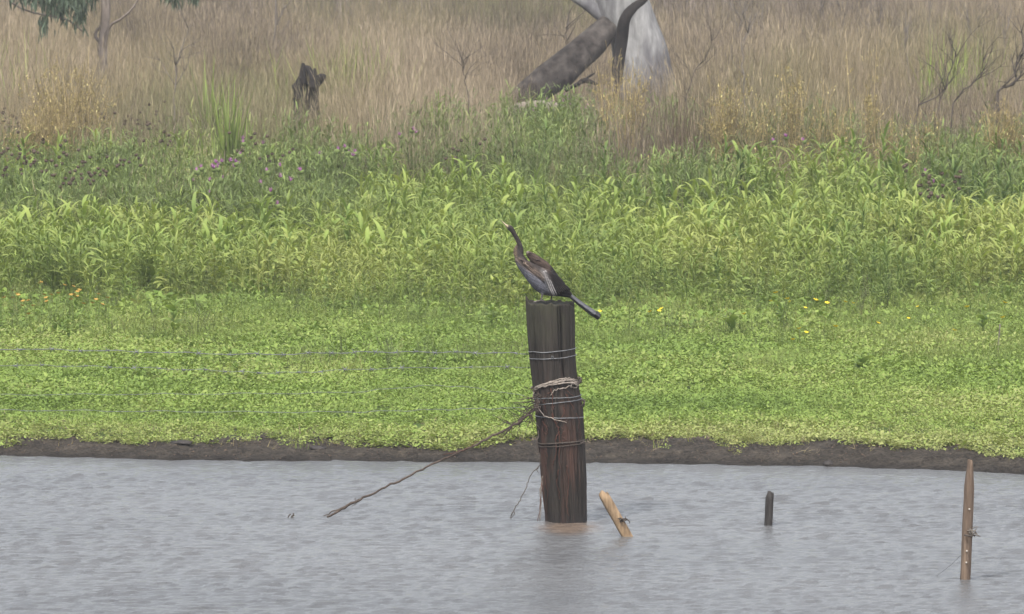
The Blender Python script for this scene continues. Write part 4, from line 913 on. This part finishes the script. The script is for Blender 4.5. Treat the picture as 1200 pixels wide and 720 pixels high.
hg = thing('hanging_vine', tuple(at(634, 545, PY-.1)), label='thin dark vine hanging from the left side of the post to the water', cat='vine'); ho = np.array(hg.location)
vtube('stem', [wpt(631, 505, -.1), wpt(630, 520, -.13), wpt(633, 538, -.14), wpt(631, 547, -.15), wpt(622, 556, -.17), wpt(617, 570, -.18), wpt(611, 583, -.2), wpt(604, 594, -.22), wpt(600, 603, -.23), wpt(598, 609, -.23)], [.004, .004, .0035, .003, .003, .003, .003, .003, .0045, .002], MAT['twig'], hg, ho, 44, 5, True)
vtube('tip', [wpt(603, 600, -.22), wpt(602, 605, -.22), wpt(597, 607, -.22)], .003, MAT['twig'], hg, ho, 6, 4, True)
vtube('tip', [wpt(631, 547, -.15), wpt(629, 552, -.15), wpt(632, 555, -.15)], .0025, MAT['twig'], hg, ho, 6, 4, True)
hg = thing('hanging_vine', tuple(at(634, 575, PY-.1)), label='short brown vine strands hugging the foot of the post at the waterline', cat='vine'); ho = np.array(hg.location)
for q in range(3): vtube('stem', [wpt(635+q*.5, 558, -.11), wpt(635-q, 575, -.13), wpt(633+q*.5, 590, -.14), wpt(630+q*2, 611, -.15)], .0035, MAT['greytwig' if q else 'root'], hg, ho, 16, 5, True)

# ---------------------------------------------------------------- stakes in the water
def plank(name, px0, py0, px1, py1, d, wpx, thick, mat, label, cat, tip='flat', org_=None, ext=.4, skew=.25, sx=26):
    """a squared timber from foot (px0,py0) to head (px1,py1)"""
    a, b = at(px0, py0, d), at(px1, py1, d); ax = b-a; L = np.linalg.norm(ax); ax /= L; a = a-ax*ext; L += ext
    w_ = wpx*d/F/2; side = np.cross(ax, [0, 1, 0]); side /= np.linalg.norm(side); dep = np.cross(ax, side)
    c, s_ = math.cos(skew), math.sin(skew); u = side*c+dep*s_; v = -side*s_+dep*c; n = sx; V = []
    sec = [(-1, -1), (-.6, -1.05), (-.1, -1), (.35, -1.04), (1, -1), (1.03, 0), (1, 1), (0, 1), (-1, 1), (-1.03, 0)]
    for q in range(n):
        f = q/(n-1)
        for e, (p1, p2) in enumerate(sec):
            wob = 1+.10*(vn(f*9+e*3, e*1.7+px0, 5)-.5); ww = w_*wob; tt = thick/2*wob; sl_ = 0
            if tip == 'point' and f > .86: ww *= max(.18, 1-(f-.86)/.14*.8)
            if q == n-1: sl_ = (vn(e*1.3, px0, 9)-.5)*(.09 if tip == 'rag' else .02)
            if tip == 'slant' and q == n-1: sl_ += p1*-.03
            V.append(a+ax*(L*f+sl_)+u*p1*ww+v*p2*tt)
    V = np.array(V); k = len(sec); i = np.arange(n-1)[:, None]*k; j = np.arange(k)[None]; jj = (j+1) % k
    Fq = np.stack([i+j, i+jj, i+k+jj, i+k+j], -1).reshape(-1, 4); b0 = (n-1)*k
    cap = [[b0, b0+1, b0+8, b0+9], [b0+1, b0+2, b0+7, b0+8], [b0+2, b0+3, b0+4, b0+7], [b0+4, b0+5, b0+6, b0+7]]
    o = obj(name, fast_mesh(name, V, np.concatenate([Fq, cap]), False), mat); return tag(o, label, cat) if label else o
MAT['tanwood'] = wood_mat('tan_timber', (.10, .068, .042), (.22, .15, .09), (.33, .235, .145), (22, 22, 4), .85, .4, .004)
MAT['redwood'] = wood_mat('red_brown_timber', (.05, .035, .026), (.115, .08, .058), (.20, .145, .105), (22, 22, 1.6), .85, .4, .004)
d1 = 39.12
t = thing('leaning_stake', tuple(at(742, 632, d1)), label='short tan timber stake leaning left out of the water right of the post', cat='stake')
o = plank('board', 738, 634, 708, 581, d1, 10.5, .05, MAT['tanwood'], None, None, 'rag'); o.parent = t; o.matrix_parent_inverse = Matrix.Translation(-Vector(t.location))
g = G()
for k in range(14):
    p0 = at(730+random.uniform(-3, 2), 609+random.uniform(-2, 3), d1-.04); p1 = p0+np.array([random.uniform(-.02, .045), random.uniform(-.03, .02), random.uniform(-.03, .03)]); V, Fq = tube(spline([p0, (p0+p1)/2+rng.normal(0, .01, 3), p1], 6), .0035, 4); g.add(V-np.array(t.location), Fq)
obj('wire_snag', g.mesh('wire_snag'), MAT['twig'], t)
def tinyfoot(d0, px, w_): return None
d2 = 39.75
plank('wooden_stub', 900, 620, 902, 581, d2, 7.6, .045, wood_mat('dark_stub_timber', (.016, .014, .014), (.03, .027, .025), (.055, .05, .046), (24, 24, 2)), 'short dark wooden stub poking straight out of the water', 'stub', 'rag')
d3 = 36.82
t = thing('tall_stake', tuple(at(1131, 683, d3)), label='tall red brown stake with a pointed top standing in the water at the right', cat='stake')
o = plank('board', 1131, 684, 1137, 540, d3, 9.6, .04, MAT['redwood'], None, None, 'point', skew=.5, sx=40); o.parent = t; o.matrix_parent_inverse = Matrix.Translation(-Vector(t.location))
g = G(); tl = np.array(t.location)
for k in range(26):
    p0 = at(1138+random.uniform(-2, 1), 624+random.uniform(-3, 3), d3-.03); p1 = p0+np.array([random.uniform(-.01, .06), random.uniform(-.03, .03), random.uniform(-.03, .035)]); V, Fq = tube(spline([p0, (p0+p1)/2+rng.normal(0, .01, 3), p1], 6), .0025, 4); g.add(V-tl, Fq)
obj('fibre_tuft', g.mesh('fibre_tuft'), MAT['greytwig'], t)
g = G(); V, Fq = tube([at(1130, 627, d3-.05)-tl, at(1140, 629, d3-.05)-tl], .007, 6); g.add(V, Fq); obj('tie', g.mesh('tie'), MAT['twig'], t)
hm = M('bare_hole_mark'); hmm = hm.pr((.38, .35, .31), .7)
for (a, b) in [(1133, 646), (1132.5, 659.5), (1136, 597)]:
    p = at(a, b, d3-.037)-tl; V, Fq = tube([p+np.array([0, -.006, 0]), p+np.array([0, .02, 0])], .005, 8); obj('nail_head', fast_mesh('nail_head', V, Fq), hmm, t)
V, Fq = tube(spline([at(1127, 650, d3), at(1112, 664, d3+.1), at(1095, 677, d3+.2)], 12), .0014, 4); tag(obj('slack_wire', fast_mesh('slack_wire', V, Fq), MAT['wire']), 'hair thin wire slanting from the tall stake down to the water', 'wire')
# twig tips above the water, left
g = G()
for pts in ([(337, 606), (339, 602), (341, 601)], [(343, 606), (343.5, 602), (344, 599.5)], [(341, 606), (342, 603), (345, 602)]):
    V, Fq = tube(spline([at(a, b+2, 40.2) for a, b in pts], 8), .004, 5); g.add(V, Fq)
tag(obj('submerged_twig', g.mesh('submerged_twig'), MAT['twig']), 'tiny dark twig tips breaking the water left of the long branch', 'twig')
# stick in the mat at the right
tag(obj('thin_stick', fast_mesh('thin_stick', *tube(spline([at(1171, 425, 50.5), at(1170, 405, 50.5), at(1172, 380, 50.5)], 10), .006, 5)), MAT['greytwig']), 'thin grey stick standing in the green mat at the right', 'stick')

# ---------------------------------------------------------------- bank debris
def clod(px, py, rx, rz, label, mat, name='mud_clod', cat='mud clod'):
    d = 43.0
    for _ in range(30): d += (F*(CAM_H-float(gz((px-600)*d/F, d)))/d-197-py)*d*.0012
    loc = gpt(px, d); n1, n2 = 14, 9; V = []
    for a in range(n2):
        for b in range(n1):
            ph = PI*a/(n2-1); q = 2*PI*b/n1; r = .8+.5*vn(b % n1*.9+px, a*.9, 3); V.append((rx*r*math.sin(ph)*math.cos(q), rx*.8*r*math.sin(ph)*math.sin(q), rz*r*math.cos(ph)+rz*.3))
    Fq = [(a*n1+b, a*n1+(b+1) % n1, (a+1)*n1+(b+1) % n1, (a+1)*n1+b) for a in range(n2-1) for b in range(n1)]
    o = obj(name, fast_mesh(name, np.array(V), Fq), mat); o.location = loc; return tag(o, label, cat)
mc = M('dark_wet_mud'); MAT['clod'] = mc.pr(mc.ramp(mc.noise(20, 5, mc.coord()), [(.3, (.012, .011, .011)), (.7, (.045, .038, .034))]), .7, .3, mc.noise(35, 4, mc.coord()), .6, .01)
clod(972, 531, .036, .022, 'dark mud clod on the grassy edge of the bank above the short stub', MAT['clod'])
clod(1156, 549, .07, .035, 'wide dark mud clod at the waterline right of the tall stake', MAT['clod'])
clod(1060, 551, .09, .03, 'low dark mud hump at the waterline left of the tall stake', MAT['clod'])
clod(547, 532, .035, .022, 'small dark mud clod on the bank behind the slanting branch', MAT['clod'])
clod(210, 519, .08, .018, 'flat dark mud hump where the mat meets the bank at the left', MAT['clod'])
clod(372, 518, .06, .018, 'dark mud hump on the top edge of the bank above the slanting branch', MAT['clod'])
mp = M('pale_pebble'); mpm = mp.pr((.6, .58, .55), .6)
clod(614, 543, .012, .008, 'small white pebble on the mud just left of the post', mpm, 'pebble', 'pebble')
clod(43, 529, .012, .007, 'small white pebble on the mud near the left edge', mpm, 'pebble', 'pebble')
# crumbs and dead stems on the mud
x, y = field(43.5, 45.8, 190, 1.1, .3); s = y-shore(x); m = (s > .05) & (s < 1.7); x, y = x[m], y[m]
CR = []
for k in range(6):
    g = G(); rr = random.uniform(.006, .014); V = np.array([(a*rr*random.uniform(.7, 1.5), b*rr*random.uniform(.7, 1.3), c*rr*random.uniform(.4, .9)+rr*.3) for a in (-1, 1) for b in (-1, 1) for c in (-1, 1)])
    g.add(V, [(0, 1, 3, 2), (4, 6, 7, 5), (0, 4, 5, 1), (2, 3, 7, 6), (0, 2, 6, 4), (1, 5, 7, 3)], (.5, .5, random.random())); CR.append(T_(g))
g = scatter(CR, x, y, gz(x, y), rng.uniform(.2, 1.0, len(x))*(.6+.9*np.clip((y-shore(x)-.5)/.8, 0, 1)), rng.random(len(x)), .3)
tag(obj('mud_crumbs', g.mesh('mud_crumbs', False), MAT['brown']), 'dark crumbs of mud and debris strewn over the bank', 'debris', kind='stuff')
x, y = field(43.7, 46.2, 26, 1.1, .3); s = y-shore(x); m = (s > .3) & (s < 2.2); x, y = x[m], y[m]
LT = [thin_template(4, .12, .004, .02) for _ in range(4)]
g = scatter(LT, x, y, gz(x, y), rng.uniform(.5, 1.2, len(x)), rng.random(len(x))*.8, .5, zs=np.full(len(x), .5))
tag(obj('dead_stems', g.mesh('dead_stems'), MAT['dry']), 'short dead tan stems lying on the mud bank', 'debris', kind='stuff')

# ---------------------------------------------------------------- the bird
BY = 39.97
def bp(px, py, dep=0.0): return at(px, py, BY+dep)
def loft(pts, n=30, seg=18, dep0=0.0):
    """pts: px, py, in-plane radius px, depth radius px, depth offset px"""
    P = spline([list(p)+[0]*(5-len(p)) for p in pts], n); k = BY/F; V = []
    c = np.array([bp(p[0], p[1], p[4]*k+dep0) for p in P]); T = np.gradient(c, axis=0); T[:, 1] = 0; T /= np.linalg.norm(T, axis=1)[:, None]
    for i in range(n):
        nrm = np.array([-T[i][2], 0, T[i][0]])
        for a in np.arange(seg)*2*PI/seg: V.append(c[i]+nrm*math.cos(a)*max(P[i][2], .2)*k+np.array([0, 1, 0])*math.sin(a)*max(P[i][3], .2)*k)
    V = np.array(V); i = np.arange(n-1)[:, None]*seg; j = np.arange(seg)[None]; kk = (j+1) % seg
    Fq = np.stack([i+j, i+kk, i+seg+kk, i+seg+j], -1).reshape(-1, 4).tolist()
    Fq.append(list(range(seg))); Fq.append(list(range((n-1)*seg, n*seg))[::-1]); return V, Fq
parts = []
parts.append(loft([(585.5, 256.6, .25, .25), (589, 260, .6, .5), (592, 263.3, 1.1, 1.0), (595, 265.6, 2.4, 2.0), (597.8, 267.4, 3.2, 2.6), (600.8, 271, 2.9, 2.4), (603.6, 276, 2.6, 2.4), (606.6, 281.5, 2.8, 2.5), (609, 287, 2.9, 2.6), (609.5, 293, 4.0, 3.4), (608.5, 299, 5.3, 5), (610.5, 306, 6.8, 7), (616.8, 314.5, 7.8, 9.5), (625, 324, 8.8, 12), (633, 332.5, 9.6, 12), (641, 338, 8.6, 10), (651, 341, 6.5, 8), (661, 344, 4.3, 6), (669, 347, 2.6, 4.5)], 110, 26))
parts.append(loft([(605.8, 287, 1.0, 1.0), (604.6, 292, 2.4, 2.2), (604.8, 297.5, 3.2, 3), (607.5, 303, 3, 3)], 16, 12))                      # gular bulge
for sd_ in (-1, 1):   # folded wings: shoulder to tip
    dz = 9*sd_
    parts.append(loft([(607.5, 301, 2.2, 2.0, 4*sd_), (613, 306.5, 4, 3, 6*sd_), (622, 313, 5, 3.4, 9*sd_), (632, 319, 6.5, 3.6, 11*sd_), (643, 325, 8, 3.2, 11*sd_), (653, 333, 8, 2.6, 9*sd_), (662, 340, 4.6, 1.8, 6*sd_), (670, 345.5, 1.3, 1.1, 4*sd_)], 40, 18))
    parts.append(loft([(633, 332, 6, 4, 5*sd_), (636, 340, 4, 3.4, 6*sd_), (635.5, 345.5, 1.6, 1.5, 6*sd_), (634.5, 350, 1.0, 1.0, 6*sd_), (634.6, 353.4, 1.0, 1.0, 6*sd_)] if sd_ < 0 else
                       [(641, 332, 6, 4, 6), (645, 340, 4, 3.4, 6), (646.3, 345.5, 1.5, 1.5, 6), (646.2, 350, 1.0, 1.0, 6), (646, 353.4, 1.0, 1.0, 6)], 22, 12))
# raised wrist of the far wing
parts.append(loft([(617.4, 294.8, 1.2, 1.0, 8), (619.6, 297.4, 3.4, 2.2, 8), (624.5, 302, 5.2, 3, 8), (632, 308, 6.3, 3.6, 8), (640, 314, 6, 3.6, 8), (647, 321, 5, 3.4, 8), (654, 331, 4, 3, 7)], 30, 16))
bm = bmesh.new()
for V, Fq in parts:
    vs = [bm.verts.new(v) for v in V]
    for f in Fq: bm.faces.new([vs[i] for i in f])
# toes: four per foot, webbed
k_ = BY/F
for fx, fd in ((634.4, -6), (646, 6)):
    foot = bp(fx, 353.4, fd*k_)
    tips = [foot+np.array([-.045, -.02, -.003]), foot+np.array([-.055, .004, -.003]), foot+np.array([-.045, .026, -.003]), foot+np.array([.03, .008, -.002])]
    for tp in tips:
        V, Fq = tube(spline([foot+np.array([0, 0, .006]), (foot+tp)/2+np.array([0, 0, .004]), tp], 7), np.linspace(.0055, .003, 7), 8)
        vs = [bm.verts.new(v) for v in V]
        for f in Fq:
            try: bm.faces.new([vs[i] for i in f])
            except ValueError: pass
    for q in range(2):
        tri = [foot+np.array([0, 0, .002]), tips[q], tips[q+1]]; a = [bm.verts.new(p+np.array([0, 0, .0026])) for p in tri]; b = [bm.verts.new(p-np.array([0, 0, .0026])) for p in tri]
        bm.faces.new(a); bm.faces.new(b[::-1])
        for e in range(3): bm.faces.new([a[e], b[e], b[(e+1) % 3], a[(e+1) % 3]])
bmesh.ops.recalc_face_normals(bm, faces=bm.faces)
rm = bpy.data.meshes.new('bird_raw'); bm.to_mesh(rm); bm.free()
tmp = bpy.data.objects.new('bird_raw', rm); COL.objects.link(tmp)
md = tmp.modifiers.new('r', 'REMESH'); md.mode = 'VOXEL'; md.voxel_size = .0028; md.use_smooth_shade = True
sm = tmp.modifiers.new('s', 'SMOOTH'); sm.factor = .5; sm.iterations = 3
bpy.context.view_layer.update(); dg = bpy.context.evaluated_depsgraph_get(); bmesh_ = bpy.data.meshes.new_from_object(tmp.evaluated_get(dg)); bmesh_.name = 'body'
bpy.data.objects.remove(tmp); bpy.data.meshes.remove(rm)
n = len(bmesh_.vertices); co = np.empty(n*3, np.float32); bmesh_.vertices.foreach_get('co', co); co = co.reshape(-1, 3)
# plumage: colours follow the bird's own markings
u = co[:, 0]/co[:, 1]*F+600; tz = (co[:, 2]-CAM_H)/co[:, 1]; v_ = 360-F*np.tan(np.arctan(tz)+PITCH)
def sg(a): return 1/(1+np.exp(-np.clip(a, -30, 30)))
def lineside(u, v, x0, y0, x1, y1): L = math.hypot(x1-x0, y1-y0); return ((x1-x0)*(v-y0)-(y1-y0)*(u-x0))/L    # >0 below/left of the direction
C = np.tile(np.array([.05, .042, .04]), (n, 1)); nf = fbm(u*.5, v_*.5, 2, 3)
def paint(mask, col):
    global C; C = C*(1-mask[:, None])+np.array(col)*mask[:, None]
band = lineside(u, v_, 604, 302, 638, 326)
paint(sg(-(v_-300))*sg((v_-268)*2), (.045, .038, .036))                                            # neck
paint(sg(-(u-605.2+(v_-290)*-.05)*1.6)*sg((v_-284)*1.2)*sg(-(v_-306)), (.20, .15, .105))            # buff foreneck
paint(sg((268-v_)*2)*sg(-(u-595.2+ (v_-265)*.3)*2), (.62, .54, .36))                                  # bill
paint(sg(-lineside(u, v_, 594, 268, 607, 289)*-2.0-1.5)*sg(-(v_-288)), (.16, .13, .10))              # pale line under the neck
paint(sg((band-1)*1.2)*sg((v_-300)), (.14, .145, .175))                                              # slate breast and flank
paint(sg(band+2.5)*sg(-(band-4.2)*1.5)*sg((v_-301))*sg(-(u-641))*.95*(.45+.75*nf), (.21, .16, .125))      # mottled brown covert band
paint(np.exp(-((lineside(u, v_, 637, 318, 648, 346)+.2)/3.2)**2)*sg(v_-316)*(.5+.6*nf), (.30, .285, .28))  # pale plumes
paint(sg((u-(643+(v_-318)*.38))*1.2)*sg(-(u-669)), (.022, .019, .020))                                # black flight feathers
paint(sg(-lineside(u, v_, 617, 301.5, 644, 319))*sg((u-615)*1.5)*sg(-(u-645)), (.095, .068, .055))      # raised brown wrist
paint(sg(-(u-619.5)*2)*sg((u-614.5)*2)*sg(-(v_-296.3)*2), (.42, .37, .33))                             # its pale tip

paint(sg((v_-345)*1.5)*sg(-(u-650)), (.17, .155, .14))                                                # legs and feet
C *= .52; C *= (.45+1.1*fbm(u*1.3, v_*1.3, 5, 3))[:, None]
a = bmesh_.attributes.new('plumage', 'FLOAT_COLOR', 'POINT'); cc = np.ones((n, 4), np.float32); cc[:, :3] = C; a.data.foreach_set('color', cc.ravel())
m = M('plumage'); at_ = m.n('Attribute', attribute_name='plumage'); rot = m.n('TexCoord'); mp_ = m.n('Mapping'); mp_.inputs['Rotation'].default_value = (0, R(-40), 0); m.l(rot.outputs['Object'], mp_.inputs[0]); mq = m.n('Mapping'); mq.inputs['Scale'].default_value = (26, 60, 150); m.l(mp_.outputs[0], mq.inputs[0])
fn = m.noise(1, 4, mq.outputs[0]); colr = m.mix(.55, at_.outputs['Color'], m.mix(1.0, at_.outputs['Color'], m.ramp(fn, [(.35, (.25, .25, .25)), (.68, (2.1, 2.0, 1.95))]), 'MULTIPLY'))
MAT['plumage'] = m.pr(colr, .7, .12, fn, .6, .004)
borg = bp(640, 353, 0); bird = thing('perched_darter', tuple(borg), label='slender dark long necked darter perched on top of the post with its tail hanging right', cat='bird')
for vtx in (0,): co2 = co-borg.astype(np.float32)
bmesh_.vertices.foreach_set('co', co2.ravel()); bmesh_.materials.clear(); bmesh_.update()
obj('body', bmesh_, MAT['plumage'], bird)
def feather(name, p0, p1, w0, w1, dep, mat, bow=0, th=.0016, fd=.25):
    """a long vane from pixel p0 to p1 with a raised shaft"""
    n_ = 9; V = []; A = bp(*p0, dep*k_)-borg; B = bp(*p1, dep*k_)-borg; ax = B-A; L = np.linalg.norm(ax); ax /= L; sdv = np.array([-ax[2], 0, ax[0]]); yv = np.array([0, 1., 0])
    for q in range(n_):
        f = q/(n_-1); wv = (w0+(w1-w0)*f)*k_/2*(1 if f < .9 else max(.35, 1-(f-.9)*5)); c = A+ax*L*f+sdv*bow*k_*math.sin(PI*f)
        V += [c-sdv*wv+yv*wv*fd, c-yv*th*1.5, c+sdv*wv+yv*wv*fd, c+yv*th]
    V = np.array(V); i = np.arange(n_-1)[:, None]*4; j = np.arange(4)[None]; kk = (j+1) % 4; Fq = np.stack([i+j, i+kk, i+4+kk, i+4+j], -1).reshape(-1, 4); Fq = np.concatenate([Fq, [[0, 3, 2, 1], [n_*4-4, n_*4-3, n_*4-2, n_*4-1]]])
    return obj(name, fast_mesh(name, V, Fq), mat, bird)
def fm(name, a, b):
    m = M(name); mpn = m.coord(20, 20, 90); f = m.noise(1, 3, mpn); return m.pr(m.ramp(f, [(.3, a), (.7, b)]), .65, .12, f, .3, .003)
tailm = fm('tail_grey', (.07, .07, .078), (.14, .14, .152)); tipm = fm('tail_tip', (.03, .03, .035), (.05, .05, .055)); blk = fm('flight_black', (.005, .004, .004), (.016, .013, .012)); pale = fm('pale_plume', (.13, .12, .12), (.25, .235, .23))
tanm = fm('covert_tan', (.07, .054, .044), (.17, .13, .10))
for k, (dy, dp) in enumerate([(-1.7, 3), (1.4, 2), (-.9, 1), (.7, 0), (0, -1)]):
    feather('tail_feather', (664, 343.5+dy*.6), (701.5-abs(dy)*.6+dy*-.5, 371.2+dy*1.3), 3.4, 4.2, dp, tailm, -.6)
    feather('tail_feather_tip', (697.6-dy*.4, 368+dy*1.2), (703.3-abs(dy)*.6-dy*.6, 372.3+dy*1.3), 4.2, 3.6, dp-.9, tipm, 0)
for k in range(7):
    feather('flight_feather', (642+k*1.3, 318+k*.6), (656+k*2.1, 346-k*1.0), 4.2, 2.6, -11.5+k*.45, blk, -1.2)
for k in range(5):
    feather('back_feather', (646+k*3, 317+k*3.6), (656+k*3.0, 332+k*3.0), 3.4, 2.2, -6+k*.4, blk, -.6)
for k, (a, b, c_, e) in enumerate([(637, 318, 647.5, 345.5), (639, 317, 650, 346.5), (640.6, 318, 652.5, 345.5), (635.6, 320, 644, 344), (638, 322, 649, 348)]):
    feather('scapular_plume', (a, b), (c_, e), 2.1, 1.5, -14.5+k*.5, pale if k != 3 else tailm, -.5)
brn = fm('raised_wing_brown', (.02, .015, .013), (.06, .043, .036))
for k in range(9):
    f = k/8; a, b = 619+24*f, 296.5+19*f
    feather('ruffled_feather', (a, b+1), (a+4.6+random.uniform(-.6, 1.4), b+.6+random.uniform(-.8, 1.6)+3*f), 2.4, 1.3, 6.5+random.uniform(-3, 1), brn, .3)
for k in range(7):
    f = k/6; a, b = 648+17*f, 318+22*f
    feather('ruffled_feather', (a-2, b-1), (a+3.2+random.uniform(-.6, .8), b+1.6+random.uniform(-.8, .8)+1.5*f), 2.2, 1.0, -4+random.uniform(-4, 4), blk, 0)
for k in range(12):
    f = k/11; feather('covert_feather', (609+22*f, 304+13*f+random.uniform(-1, 1)), (613.5+22*f, 308.5+14*f+random.uniform(-1, 1)), 2.0, 1.3, -11.2-random.uniform(0, 1.2)-1.4*f, random.choice([brn, tanm]), .2)
feather('covert_feather', (613, 308), (636, 324), 2.0, 2.4, -12.2, fm('covert_brown', (.13, .1, .08), (.27, .21, .165)), .6)
for o_ in list(bird.children):
    if o_.name.startswith('feather'): pass
e = G(); V, Fq = tube([(0, -.0008, 0), (0, .0008, 0)], .0022, 10); e.add(V, Fq); eo = obj('eye', e.mesh('eye'), fm('eye_dark', (.02, .015, .01), (.03, .02, .01)), bird); eo.location = bp(596.2, 265.6, -2.3*k_)-borg

# ---------------------------------------------------------------- haze: one closed box of pale air round camera and scene
V = [(x, y, z) for x in (-420, 420) for y in (-35, 620) for z in (-2.5, 22)]
hz_ = M('summer_haze'); pv = hz_.n('VolumePrincipled'); pv.inputs['Color'].default_value = (.93, .95, 1, 1); pv.inputs['Density'].default_value = .0008; pv.inputs['Anisotropy'].default_value = .3
hz_.l(pv.outputs[0], hz_.out.inputs['Volume'])
tag(obj('haze', fast_mesh('haze', V, [(0, 1, 3, 2), (4, 6, 7, 5), (0, 4, 5, 1), (2, 3, 7, 6), (0, 2, 6, 4), (1, 5, 7, 3)], False), hz_.m), kind='stuff')
